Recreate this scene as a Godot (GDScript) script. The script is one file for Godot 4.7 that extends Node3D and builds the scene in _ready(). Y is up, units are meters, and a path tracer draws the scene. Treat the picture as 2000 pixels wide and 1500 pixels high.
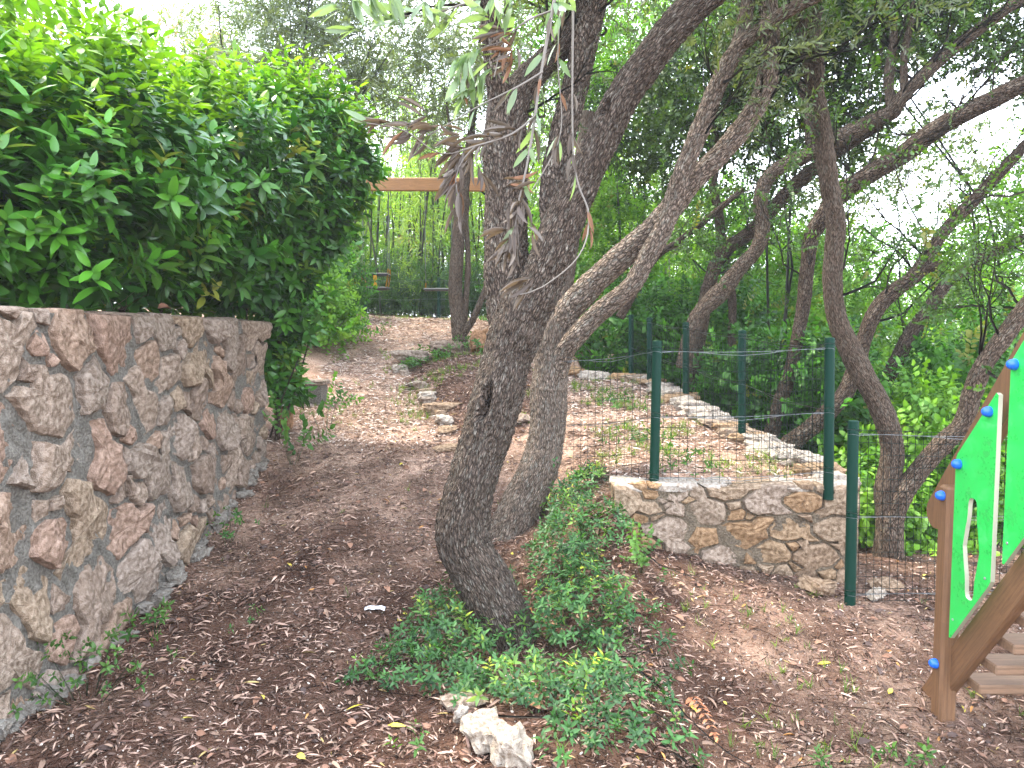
extends Node3D

const UW := [0.0000,0.0000,-0.0244,-2.0000,0.0000,-0.0010,2.0000,0.0000,0.0722,0.0000,2.0000,-0.0303,-2.0000,3.0000,-0.0002,-1.0000,-2.6000,-0.0587,-2.0000,-3.0000,0.0809,-2.0000,-4.0000,0.1018,-2.0000,-5.0000,0.4038,-2.0000,-6.0000,-0.1525,-1.0000,-3.6000,-0.2404,-0.9000,-4.5000,-0.3029,-0.8000,-5.2000,-0.7607,-0.8000,-6.0000,0.2189,0.1000,-3.9000,1.1818,0.1000,-3.0000,-0.2541,0.3500,-4.4000,0.0895,0.1000,-5.1000,2.4909,-0.2000,-6.0000,-0.3608,0.7000,-4.8000,-3.2450,1.4000,-4.8000,1.3588,2.0000,-4.8000,-0.4428,1.3000,-6.0000,0.2061,0.6000,-6.0000,-0.2557,1.7000,-6.5000,0.0499,1.2000,-8.3000,-0.4690,0.8000,-8.6000,0.9161,0.2000,-7.4000,-0.1010,-1.7000,-7.6000,0.2466,-0.9000,-7.4000,-0.0504,-1.8000,-9.0000,0.1661,-1.0000,-9.2000,0.3473,-0.5000,-9.1000,-0.3656,0.1000,-9.2000,-0.3725,-2.6000,-9.5000,-0.2899,-3.2000,-8.0000,-0.1014,-1.5000,-11.0000,0.0465,-0.5000,-11.5000,-0.0224,0.5000,-11.0000,-0.0507,-1.5000,-13.0000,0.0553,0.3000,-13.0000,-0.0480,-3.5000,-12.0000,0.0253,-3.0000,-5.0000,-0.0666,-4.0000,-3.0000,0.0311,-5.0000,-14.0000,-0.0520,0.0000,-18.0000,0.0326,-12.0000,-20.0000,-0.0165,-30.0000,-30.0000,-0.0311,0.0000,-45.0000,0.0184,-30.0000,20.0000,0.0071,30.0000,20.0000,0.0120,0.0000,40.0000,-0.0130,-45.0000,0.0000,0.0204]
const LW := [1.9127,-3.2092,0.7203,1.9485,-4.2054,-1.0836,1.4267,-2.8895,-0.6480,0.8288,-2.9405,0.5152,0.7898,-3.6533,0.3578,0.7354,-4.2483,-0.7460,1.5286,-4.4099,0.4173,2.1876,-4.5051,0.9888,2.5544,-4.6048,-0.5344,1.5000,0.0000,0.0370,3.0000,0.0000,-0.0051,3.0000,-3.0000,0.0166,3.2000,-4.7000,-0.1231,0.9000,-1.5000,-0.1290,2.6000,-5.6000,0.1901,2.2000,-7.0000,0.0163,3.0000,-9.0000,0.0496,1.8000,-9.0000,0.1675,1.2000,-10.5000,-0.3411,3.0000,-12.0000,0.1464,6.0000,-8.0000,-0.0205,8.0000,-16.0000,-0.0021,6.0000,0.0000,-0.0090,30.0000,-30.0000,0.0169,10.0000,-45.0000,0.0027,40.0000,0.0000,-0.0008,30.0000,30.0000,-0.0024,1.5000,10.0000,0.0027]
const UC := 0.5716
const LC := -0.6094
var rng := RandomNumberGenerator.new()
var nz := FastNoiseLite.new()
var nz2 := FastNoiseLite.new()
var M := {}
var used := {}
# height grid of the ground, 5 cm cells near the path
const GX0 := -5.0
const GZ0 := -15.0
const GS := 0.05
const GNX := 241
const GNZ := 321
var hg := PackedFloat32Array()

func _ready() -> void:
	rng.seed = 7
	nz.seed = 3
	nz.frequency = 1.0
	nz.noise_type = FastNoiseLite.TYPE_SIMPLEX
	nz.fractal_type = FastNoiseLite.FRACTAL_NONE
	nz2.seed = 11
	nz2.frequency = 1.0
	nz2.fractal_octaves = 3
	camera_and_light()
	materials()
	print("materials ", Time.get_ticks_msec())
	build_ground()
	print("ground ", Time.get_ticks_msec())
	left_wall()
	terrace_walls()
	print("walls ", Time.get_ticks_msec())
	trees()
	print("trees ", Time.get_ticks_msec())
	hedge()
	background()
	print("foliage ", Time.get_ticks_msec())
	fences()
	swings()
	play_stairs()
	undergrowth()
	litter()
	grass()
	small_things()
	print("done ", Time.get_ticks_msec())

# ---------------------------------------------------------------- camera, sky, sun
func camera_and_light() -> void:
	var c := Camera3D.new()
	c.name = "camera"
	c.fov = 54.0
	c.near = 0.05
	c.far = 400.0
	c.position = Vector3(0, 1.5, 0)
	c.rotation = Vector3(-atan(100.0 / 1471.96), 0, 0)
	add_child(c)
	c.current = true
	var e := Environment.new()
	e.background_mode = Environment.BG_SKY
	var s := ProceduralSkyMaterial.new()
	s.sky_top_color = Color(0.87, 0.92, 1.0)
	s.sky_horizon_color = Color(0.95, 0.97, 1.0)
	s.sky_curve = 0.25
	s.ground_bottom_color = Color(0.3, 0.3, 0.25)
	s.ground_horizon_color = Color(0.6, 0.62, 0.6)
	s.sky_energy_multiplier = 1.0
	var sky := Sky.new()
	sky.sky_material = s
	e.sky = sky
	e.tonemap_mode = Environment.TONE_MAPPER_LINEAR
	e.tonemap_exposure = 7.6
	e.fog_enabled = true
	e.fog_density = 0.0016
	e.fog_light_color = Color(0.97, 0.98, 1.0)
	e.sdfgi_enabled = true
	e.ssao_enabled = true
	e.ssil_enabled = true
	var w := WorldEnvironment.new()
	w.environment = e
	add_child(w)
	var l := DirectionalLight3D.new()
	l.name = "sun"
	l.light_energy = 0.5
	l.light_angular_distance = 12.0
	l.light_color = Color(1.0, 0.97, 0.9)
	l.rotation = Vector3(deg_to_rad(-58), deg_to_rad(-125), 0)
	l.shadow_enabled = true
	add_child(l)

# ---------------------------------------------------------------- helpers: things, tags
func lin(r: float, g: float, b: float) -> Color:
	return Color(r, g, b).linear_to_srgb()

func tag(o: Node, label: String, category: String, group := "", kind := "") -> Node:
	if label: o.set_meta("label", label)
	if category: o.set_meta("category", category)
	if group: o.set_meta("group", group)
	if kind: o.set_meta("kind", kind)
	return o

func numbered(n: String) -> String:
	if not used.has(n):
		used[n] = 0
		return n
	used[n] += 1
	return "%s_%03d" % [n, used[n]]

func thing(called: String, label: String, category: String, at := Vector3.ZERO, group := "", kind := "") -> Node3D:
	var o := Node3D.new()
	o.name = numbered(called)
	o.position = at
	add_child(o)
	tag(o, label, category, group, kind)
	return o

func part(called: String, mesh: Mesh, mat: Material, parent: Node, at := Vector3.ZERO, basis := Basis()) -> MeshInstance3D:
	var o := MeshInstance3D.new()
	o.name = called
	o.mesh = mesh
	if mat: o.material_override = mat
	o.transform = Transform3D(basis, at)
	parent.add_child(o, true)
	return o

func single(called: String, mesh: Mesh, mat: Material, label: String, category: String, at := Vector3.ZERO, basis := Basis(), group := "", kind := "") -> MeshInstance3D:
	var o := part(numbered(called), mesh, mat, self, at, basis)
	tag(o, label, category, group, kind)
	return o

func mat(c: Color, rough := 0.8, tex: Texture2D = null) -> StandardMaterial3D:
	var m := StandardMaterial3D.new()
	m.albedo_color = c
	m.roughness = rough
	m.albedo_texture = tex
	m.cull_mode = BaseMaterial3D.CULL_DISABLED
	return m

# ---------------------------------------------------------------- materials
func noise_bytes(size: int, freq: float, type: int, seed_: int, oct := 3, ret := FastNoiseLite.RETURN_DISTANCE, warp := 0.0) -> PackedByteArray:
	var n := FastNoiseLite.new()
	n.seed = seed_
	n.frequency = freq
	n.noise_type = type as FastNoiseLite.NoiseType
	n.fractal_octaves = oct
	if type == FastNoiseLite.TYPE_CELLULAR:
		n.cellular_return_type = ret as FastNoiseLite.CellularReturnType
		n.cellular_jitter = 1.0
		n.fractal_type = FastNoiseLite.FRACTAL_NONE
	if warp > 0.0:
		n.domain_warp_enabled = true
		n.domain_warp_amplitude = warp
		n.domain_warp_frequency = freq * 0.7
		n.domain_warp_fractal_octaves = 3
	var im := n.get_seamless_image(size, size)
	im.convert(Image.FORMAT_L8)
	return im.get_data()

func tex_from(bytes: PackedByteArray, size: int, rgb := true) -> ImageTexture:
	return ImageTexture.create_from_image(Image.create_from_data(size, size, false, Image.FORMAT_RGB8 if rgb else Image.FORMAT_L8, bytes))

func s8(x: float) -> int:   # linear value to an sRGB byte
	x = clampf(x, 0.0, 1.0)
	return int(255.0 * (1.055 * pow(x, 0.41667) - 0.055 if x > 0.0031 else 12.92 * x))

func ramp_tex(seed_: int, freq: float, cols: Array, offs: Array, oct := 4) -> Array:
	# colour texture of a noise through a ramp of linear colours, and the noise itself
	var size := 512
	var a := noise_bytes(size, freq, FastNoiseLite.TYPE_SIMPLEX, seed_, oct)
	var b := noise_bytes(size, freq * 6.0, FastNoiseLite.TYPE_SIMPLEX, seed_ + 1, 3)
	var g := Gradient.new()
	g.offsets = PackedFloat32Array(offs)
	var pc := PackedColorArray()
	for c in cols: pc.append(c)
	g.colors = pc
	var lut := []
	for i in 256:
		var c := g.sample(i / 255.0)
		lut.append([s8(c.r), s8(c.g), s8(c.b)])
	var out := PackedByteArray()
	out.resize(size * size * 3)
	var hb := PackedByteArray()
	hb.resize(size * size)
	for i in size * size:
		var v := clampi(int(a[i] * 0.62 + b[i] * 0.38), 0, 255)
		hb[i] = v
		var c: Array = lut[v]
		out[i * 3] = c[0]
		out[i * 3 + 1] = c[1]
		out[i * 3 + 2] = c[2]
	return [tex_from(out, size), tex_from(hb, size, false)]

func materials() -> void:
	# bark: raised plates parted by dark cracks, with grey lichen patches
	var size := 512
	var cell := noise_bytes(size, 0.05, FastNoiseLite.TYPE_CELLULAR, 5, 1, FastNoiseLite.RETURN_DISTANCE2_SUB, 16.0)
	var cell2 := noise_bytes(size, 0.11, FastNoiseLite.TYPE_CELLULAR, 15, 1, FastNoiseLite.RETURN_DISTANCE2_SUB, 9.0)
	var tone := noise_bytes(size, 0.012, FastNoiseLite.TYPE_SIMPLEX, 6, 4)
	var fine := noise_bytes(size, 0.08, FastNoiseLite.TYPE_SIMPLEX, 7, 3)
	var lich := noise_bytes(size, 0.02, FastNoiseLite.TYPE_SIMPLEX, 8, 5)
	for kind in 2:
		var out := PackedByteArray()
		out.resize(size * size * 3)
		var hb := PackedByteArray()
		hb.resize(size * size)
		for i in size * size:
			var crack := smoothstep(0.02, 0.30, cell[i] / 255.0)
			var crack2 := smoothstep(0.0, 0.35, cell2[i] / 255.0)
			var f := fine[i] / 255.0
			var t := tone[i] / 255.0
			var h := crack * (0.55 + 0.3 * crack2) + 0.25 * f * crack
			hb[i] = clampi(int(h * 235.0), 0, 255)
			var k := 0.34 + 0.66 * crack * (0.7 + 0.3 * crack2)
			k *= 0.72 + 0.56 * f
			var r := lerpf(0.085, 0.155, t) * k
			var g := lerpf(0.060, 0.117, t) * k
			var b := lerpf(0.045, 0.092, t) * k
			var flake := smoothstep(0.56, 0.72, f) * crack * crack2
			r *= 1.12 + 0.95 * flake; g *= 1.12 + 0.95 * flake; b *= 1.12 + 0.98 * flake
			if kind == 1:
				r *= 2.15; g *= 2.2; b *= 2.2
			var li := smoothstep(0.55, 0.80, lich[i] / 255.0 * 0.75 + f * 0.25) * (0.75 if kind == 1 else 0.42) * (0.4 + 0.6 * crack)
			r = lerpf(r, 0.34, li); g = lerpf(g, 0.325, li); b = lerpf(b, 0.275, li)
			out[i * 3] = s8(r); out[i * 3 + 1] = s8(g); out[i * 3 + 2] = s8(b)
		var m := mat(Color.WHITE, 0.92, tex_from(out, size))
		m.heightmap_enabled = true
		m.heightmap_texture = tex_from(hb, size, false)
		m.heightmap_scale = 2.6
		m.metallic_specular = 0.25
		M["bark" if kind == 0 else "bark_grey"] = m
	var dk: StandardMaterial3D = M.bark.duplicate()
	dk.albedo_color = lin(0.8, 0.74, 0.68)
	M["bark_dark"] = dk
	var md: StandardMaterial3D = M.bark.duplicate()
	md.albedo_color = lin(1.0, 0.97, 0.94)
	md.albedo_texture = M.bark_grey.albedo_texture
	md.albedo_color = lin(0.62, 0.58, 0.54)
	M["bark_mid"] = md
	M["twig"] = mat(lin(0.13, 0.105, 0.085), 0.9)
	M["twig_mid"] = mat(lin(0.15, 0.13, 0.11), 0.9)
	M["twig_grey"] = mat(lin(0.26, 0.24, 0.21), 0.9)
	# wall stones
	var st := ramp_tex(21, 0.012, [Color(0.10, 0.072, 0.053), Color(0.215, 0.165, 0.13), Color(0.32, 0.255, 0.21), Color(0.46, 0.40, 0.35)], [0.2, 0.42, 0.58, 0.85], 5)
	var tints := [[1.0, 0.95, 0.89], [1.0, 0.87, 0.77], [0.88, 0.86, 0.83], [1.0, 0.93, 0.80], [0.82, 0.76, 0.71], [1.0, 0.84, 0.76], [0.98, 0.96, 0.94]]
	M["stones"] = []
	for t in tints:
		var m := mat(lin(t[0], t[1], t[2]), 0.93, st[0])
		m.uv1_triplanar = true
		m.uv1_world_triplanar = true
		m.uv1_scale = Vector3.ONE * 3.7
		m.heightmap_enabled = true
		m.heightmap_texture = st[1]
		m.heightmap_scale = 1.1
		m.metallic_specular = 0.2
		M.stones.append(m)
	M["tan_stones"] = []
	for t in [[1.0, 0.90, 0.74], [1.0, 0.84, 0.62], [1.0, 0.95, 0.88], [0.95, 0.82, 0.66], [1.0, 0.78, 0.53], [1.0, 0.94, 0.84]]:
		var m: StandardMaterial3D = M.stones[0].duplicate()
		m.albedo_color = lin(t[0], t[1], t[2])
		M.tan_stones.append(m)
	var pale: StandardMaterial3D = M.stones[0].duplicate()
	var pt := ramp_tex(25, 0.014, [Color(0.20, 0.145, 0.105), Color(0.34, 0.28, 0.23), Color(0.45, 0.40, 0.35), Color(0.56, 0.52, 0.48)], [0.2, 0.4, 0.55, 0.85], 5)
	pale.albedo_texture = pt[0]
	pale.albedo_color = Color.WHITE
	M["pale_stone"] = pale
	var lime: StandardMaterial3D = pale.duplicate()
	lime.albedo_color = lin(0.72, 0.68, 0.62)
	M["limestone"] = lime
	pale.albedo_color = lin(0.85, 0.83, 0.8)
	var orange: StandardMaterial3D = M.stones[0].duplicate()
	orange.albedo_color = lin(1.0, 0.70, 0.47)
	M["orange_stone"] = orange
	var mt := ramp_tex(31, 0.03, [Color(0.105, 0.092, 0.074), Color(0.20, 0.178, 0.148), Color(0.32, 0.29, 0.245)], [0.25, 0.5, 0.8], 4)
	var mm := mat(Color.WHITE, 0.95, mt[0])
	mm.uv1_triplanar = true
	mm.uv1_world_triplanar = true
	mm.uv1_scale = Vector3.ONE * 3.1
	mm.heightmap_enabled = true
	mm.heightmap_texture = mt[1]
	mm.heightmap_scale = 2.5
	M["mortar"] = mm
	var rub: StandardMaterial3D = mm.duplicate()
	rub.albedo_texture = pt[0]
	rub.albedo_color = lin(0.62, 0.62, 0.6)
	M["rubble"] = rub
	var me: StandardMaterial3D = mm.duplicate()
	me.albedo_color = lin(1.0, 0.85, 0.68)
	M["earth_mortar"] = me
	# soil with crumbs and bits of straw
	size = 1024
	var s1 := noise_bytes(size, 0.006, FastNoiseLite.TYPE_SIMPLEX, 41, 5)
	var s2 := noise_bytes(size, 0.09, FastNoiseLite.TYPE_SIMPLEX, 42, 3)
	var ob := PackedByteArray()
	ob.resize(size * size * 3)
	var hb2 := PackedByteArray()
	hb2.resize(size * size)
	for i in size * size:
		var a := s1[i] / 255.0
		var b := s2[i] / 255.0
		var k := 0.35 + 0.75 * a * (0.5 + b)
		ob[i * 3] = s8(0.46 * k); ob[i * 3 + 1] = s8(0.35 * k); ob[i * 3 + 2] = s8(0.28 * k)
		hb2[i] = int(60.0 + 100.0 * b)
	var im := Image.create_from_data(size, size, false, Image.FORMAT_RGB8, ob)
	var hi := Image.create_from_data(size, size, false, Image.FORMAT_L8, hb2)
	var bits := [Color(0.62, 0.50, 0.40), Color(0.50, 0.36, 0.27), Color(0.72, 0.62, 0.50), Color(0.36, 0.22, 0.15), Color(0.22, 0.14, 0.10), Color(0.68, 0.56, 0.47)]
	for n in 15000:
		var p := Vector2(rng.randf() * size, rng.randf() * size)
		var d := Vector2.from_angle(rng.randf() * TAU)
		var ln := rng.randi_range(2, 20)
		var c: Color = bits[rng.randi() % 6]
		c = (c * rng.randf_range(0.6, 1.0)).linear_to_srgb()
		var bend := rng.randf_range(-0.04, 0.04)
		for q in ln:
			im.set_pixel(posmod(int(p.x), size), posmod(int(p.y), size), c)
			hi.set_pixel(posmod(int(p.x), size), posmod(int(p.y), size), Color(0.9, 0.9, 0.9))
			if ln > 6 and q > 1 and q < ln - 2:
				im.set_pixel(posmod(int(p.x + d.y * 1.2), size), posmod(int(p.y - d.x * 1.2), size), c)
			p += d
			d = d.rotated(bend)
	for n in 5000:
		var c := Color(0.72, 0.65, 0.57) * rng.randf_range(0.5, 1.0)
		var w := rng.randi_range(1, 3)
		var px := rng.randi() % (size - 4)
		var py := rng.randi() % (size - 4)
		im.fill_rect(Rect2i(px, py, w, rng.randi_range(1, 3)), c.linear_to_srgb())
		hi.fill_rect(Rect2i(px, py, w, w), Color(0.95, 0.95, 0.95))
	var soil := mat(Color.WHITE, 0.96, ImageTexture.create_from_image(im))
	soil.vertex_color_use_as_albedo = true
	soil.heightmap_enabled = true
	soil.heightmap_texture = ImageTexture.create_from_image(hi)
	soil.heightmap_scale = 1.2
	soil.metallic_specular = 0.2
	M["soil"] = soil
	# timber: grain runs along the local y axis
	size = 256
	var gr := noise_bytes(size, 0.05, FastNoiseLite.TYPE_SIMPLEX, 51, 3)
	var gf := noise_bytes(size, 0.2, FastNoiseLite.TYPE_SIMPLEX, 52, 2)
	for kind in 3:
		var wb := PackedByteArray()
		wb.resize(size * size * 3)
		for y in size:
			for x in size:
				var g := gr[(y / 9) * size + x] / 255.0 * 0.6 + gf[(y / 6) * size + x] / 255.0 * 0.4
				var k := 0.55 + 0.8 * g
				var c: Color = [Color(0.155, 0.075, 0.032), Color(0.40, 0.19, 0.075), Color(0.20, 0.115, 0.066)][kind] * k
				var i := (y * size + x) * 3
				wb[i] = s8(c.r); wb[i + 1] = s8(c.g); wb[i + 2] = s8(c.b)
		var m := mat(Color.WHITE, 0.68, tex_from(wb, size))
		m.uv1_triplanar = true
		m.uv1_scale = Vector3(4.5, 1.6, 4.5)
		M[["timber", "timber_orange", "timber_worn"][kind]] = m
	var gp := ramp_tex(61, 0.008, [Color(0.03, 0.40, 0.075), Color(0.018, 0.47, 0.07), Color(0.02, 0.50, 0.08), Color(0.06, 0.53, 0.12)], [0.15, 0.4, 0.6, 0.9], 5)
	var gm := mat(Color.WHITE, 0.45, gp[0])
	gm.uv1_triplanar = true
	gm.uv1_scale = Vector3.ONE * 1.3
	gm.roughness_texture = gp[1]
	gm.roughness = 0.85
	M["green_plastic"] = gm
	M["cream_plastic"] = mat(lin(0.36, 0.35, 0.25), 0.6)
	M["blue_plastic"] = mat(lin(0.01, 0.12, 0.62), 0.32)
	M["post_green"] = null
	M["post_green"] = mat(lin(0.002, 0.026, 0.016), 0.5)
	M.post_green.metallic_specular = 0.25
	M["wire_green"] = mat(lin(0.01, 0.032, 0.022), 0.6)
	var steel := mat(lin(0.5, 0.52, 0.53), 0.4)
	steel.metallic = 0.7
	M["steel"] = steel
	M["black_rubber"] = mat(lin(0.018, 0.018, 0.02), 0.6)
	M["yellow_plastic"] = mat(lin(0.75, 0.36, 0.02), 0.45)
	M["rope_blue"] = mat(lin(0.03, 0.25, 0.32), 0.7)
	M["paper"] = mat(lin(0.78, 0.79, 0.82), 0.8)
	# leaves: colour from the copies, light passes through
	for a in [["leaf_gloss", 0.34, Color(0.62, 0.68, 0.25)], ["leaf", 0.5, Color(0.9, 0.95, 0.4)], ["leaf_thin", 0.6, Color(0.95, 1.0, 0.42)], ["leaf_dry", 0.8, Color(0.35, 0.3, 0.2)]]:
		var m := mat(Color.WHITE, a[1])
		m.vertex_color_use_as_albedo = true
		m.backlight_enabled = true
		m.backlight = a[2]
		M[a[0]] = m

# ---------------------------------------------------------------- ground
func rbf(w: Array, c: float, x: float, z: float) -> float:
	var s := c
	for i in range(0, w.size(), 3):
		var dx: float = x - w[i]
		var dz: float = z - w[i + 1]
		s += w[i + 2] * sqrt(dx * dx + dz * dz + 0.64)
	return s

# line between the upper ground (path, terrace) and the lower ground: x, z, half width of the step
const EDGE := [[0.5, 80.0, 0.3], [0.5, 0.0, 0.3], [0.60, -2.5, 0.24], [0.66, -3.5, 0.22], [0.70, -4.2, 0.22], [0.68, -4.72, 0.05], [2.02, -4.72, 0.05], [1.34, -8.32, 0.05], [0.9, -8.72, 0.06], [1.0, -10.0, 0.3], [1.6, -12.0, 0.6], [3.0, -18.0, 1.5], [8.0, -200.0, 3.0]]

var UP_POLY := PackedVector2Array()

func upper_share(x: float, z: float) -> float:
	var best := 1e9
	var sd := 0.0
	if UP_POLY.is_empty():
		for e in EDGE: UP_POLY.append(Vector2(e[0], e[1]))
		UP_POLY.append_array([Vector2(-300, -200), Vector2(-300, 80)])
	var inside := Geometry2D.is_point_in_polygon(Vector2(x, z), UP_POLY)
	for i in EDGE.size() - 1:
		var a := Vector2(EDGE[i][0], EDGE[i][1])
		var b := Vector2(EDGE[i + 1][0], EDGE[i + 1][1])
		var p := Vector2(x, z)
		var ab := b - a
		var t := clampf((p - a).dot(ab) / ab.length_squared(), 0.0, 1.0)
		var d := p - a - ab * t
		var dist := d.length()
		if dist < best - 1e-6:
			best = dist
			var w := lerpf(EDGE[i][2], EDGE[i + 1][2], t)
			sd = dist / w * (1.0 if inside else -1.0)
	return smoothstep(-1.0, 1.0, sd)

func raw_height(x: float, z: float) -> float:
	var k := upper_share(x, z)
	var h := 0.0
	if k > 0.0: h += k * rbf(UW, UC, x, z)
	if k < 1.0: h += (1.0 - k) * rbf(LW, LC, x, z)
	var ix := (x + 0.42) / 0.55
	var iz := (z + 7.9) / 0.95
	h += 0.15 * exp(-pow(ix * ix + iz * iz, 2.0))
	return h + 0.014 * nz2.get_noise_2d(x * 2.2, z * 2.2) + 0.008 * nz.get_noise_2d(x * 9.0, z * 9.0)

func gh(x: float, z: float) -> float:
	var fx := (x - GX0) / GS
	var fz := (z - GZ0) / GS
	if fx < 0 or fz < 0 or fx >= GNX - 1 or fz >= GNZ - 1:
		return raw_height(x, z)
	var i := int(fx)
	var j := int(fz)
	fx -= i
	fz -= j
	var o := j * GNX + i
	return lerpf(lerpf(hg[o], hg[o + 1], fx), lerpf(hg[o + GNX], hg[o + GNX + 1], fx), fz)

func gn(x: float, z: float) -> Vector3:
	return Vector3(gh(x - 0.05, z) - gh(x + 0.05, z), 0.1, gh(x, z - 0.05) - gh(x, z + 0.05)).normalized()

const ISLE := [-0.5, -6.3, -0.75, -7.1, -1.0, -7.9, -1.25, -8.6, -0.9, -9.0, -0.3, -9.15, 0.3, -8.7, 0.4, -7.0, 0.1, -6.2]
var isle_poly := PackedVector2Array()

func island(x: float, z: float) -> bool:
	# the raised, weedy strip between the path and the terrace
	if isle_poly.is_empty():
		for i in range(0, ISLE.size(), 2): isle_poly.append(Vector2(ISLE[i], ISLE[i + 1]))
	return Geometry2D.is_point_in_polygon(Vector2(x, z) + Vector2(nz2.get_noise_2d(x * 3.0, z * 3.0), nz2.get_noise_2d(z * 3.0, x * 3.0)) * 0.15, isle_poly)

func litter_and_sky_tone(x: float, z: float) -> float:
	# pale litter over soil; farther up, open-sky brightness painted in, with ragged edges
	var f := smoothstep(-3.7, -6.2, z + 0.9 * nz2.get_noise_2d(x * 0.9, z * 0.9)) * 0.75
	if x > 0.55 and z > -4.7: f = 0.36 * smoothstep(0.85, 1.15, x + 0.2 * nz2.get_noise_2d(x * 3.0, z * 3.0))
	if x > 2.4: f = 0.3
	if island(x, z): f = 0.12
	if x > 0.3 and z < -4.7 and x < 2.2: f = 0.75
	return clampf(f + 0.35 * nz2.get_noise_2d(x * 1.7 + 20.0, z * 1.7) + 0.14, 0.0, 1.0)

func build_ground() -> void:
	hg.resize(GNX * GNZ)
	for j in GNZ:
		for i in GNX:
			hg[j * GNX + i] = raw_height(GX0 + i * GS, GZ0 + j * GS)
	var xs := PackedFloat32Array()
	for v in [-120.0, -70.0, -40.0, -25.0, -15.0, -10.0, -7.5, -6.0]: xs.append(v)
	for i in GNX: xs.append(GX0 + i * GS)
	for v in [7.6, 8.5, 10.0, 13.0, 18.0, 26.0, 40.0, 70.0, 120.0]: xs.append(v)
	var zs := PackedFloat32Array()
	for v in [-160.0, -110.0, -70.0, -45.0, -32.0, -25.0, -20.0, -17.0, -15.8]: zs.append(v)
	for j in GNZ: zs.append(GZ0 + j * GS)
	for v in [1.4, 2.2, 4.0, 8.0, 15.0, 30.0, 60.0]: zs.append(v)
	var nx := xs.size()
	var V := PackedVector3Array()
	var N := PackedVector3Array()
	var C := PackedColorArray()
	var UV := PackedVector2Array()
	var I := PackedInt32Array()
	for z in zs:
		for x in xs:
			V.append(Vector3(x, gh(x, z), z))
			N.append(gn(x, z))
			var f := litter_and_sky_tone(x, z)
			C.append(Color(0.205, 0.14, 0.118).lerp(Color(1.0, 0.86, 0.78), f * f))  # darker near and paler far: canopy shade and open sky in the tint
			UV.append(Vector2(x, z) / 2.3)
	for j in zs.size() - 1:
		for i in nx - 1:
			var a := j * nx + i
			I.append_array([a, a + 1, a + nx, a + 1, a + nx + 1, a + nx])
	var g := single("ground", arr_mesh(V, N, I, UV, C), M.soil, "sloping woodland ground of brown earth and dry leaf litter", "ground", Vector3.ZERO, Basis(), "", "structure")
	g.cast_shadow = GeometryInstance3D.SHADOW_CASTING_SETTING_ON

func arr_mesh(V: PackedVector3Array, N: PackedVector3Array, I: PackedInt32Array, UV := PackedVector2Array(), C := PackedColorArray()) -> ArrayMesh:
	var a := []
	a.resize(Mesh.ARRAY_MAX)
	a[Mesh.ARRAY_VERTEX] = V
	a[Mesh.ARRAY_NORMAL] = N
	if I.size(): a[Mesh.ARRAY_INDEX] = I
	if UV.size(): a[Mesh.ARRAY_TEX_UV] = UV
	if C.size(): a[Mesh.ARRAY_COLOR] = C
	var m := ArrayMesh.new()
	m.add_surface_from_arrays(Mesh.PRIMITIVE_TRIANGLES, a)
	return m

func flat_mesh(T: PackedVector3Array) -> ArrayMesh:
	# triangles with a normal of their own each (front faces run clockwise)
	var N := PackedVector3Array()
	for i in range(0, T.size(), 3):
		var n := (T[i + 2] - T[i]).cross(T[i + 1] - T[i]).normalized()
		N.append(n); N.append(n); N.append(n)
	return arr_mesh(T, N, PackedInt32Array())

func half_flat(T: PackedVector3Array, share := 0.5) -> ArrayMesh:
	# rocks: normals halfway between each face's own and the smooth one
	var sum := {}
	var FN := PackedVector3Array()
	for i in range(0, T.size(), 3):
		var n := (T[i + 2] - T[i]).cross(T[i + 1] - T[i])
		FN.append(n.normalized())
		for k in 3:
			var key := Vector3i((T[i + k] * 2000.0).round())
			sum[key] = sum.get(key, Vector3.ZERO) + n
	var N := PackedVector3Array()
	for i in T.size():
		var key := Vector3i((T[i] * 2000.0).round())
		N.append((FN[i / 3] * (1.0 - share) + (sum[key] as Vector3).normalized() * share).normalized())
	return arr_mesh(T, N, PackedInt32Array())

# ---------------------------------------------------------------- stone walls
func clip(poly: PackedVector2Array, n: Vector2, c: float) -> PackedVector2Array:
	# keeps the side where n.p <= c
	var out := PackedVector2Array()
	for i in poly.size():
		var a := poly[i]
		var b := poly[(i + 1) % poly.size()]
		var da := n.dot(a) - c
		var db := n.dot(b) - c
		if da <= 0.0: out.append(a)
		if (da < 0.0) != (db < 0.0) and absf(da - db) > 1e-9:
			out.append(a + (b - a) * (da / (da - db)))
	return out

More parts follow.
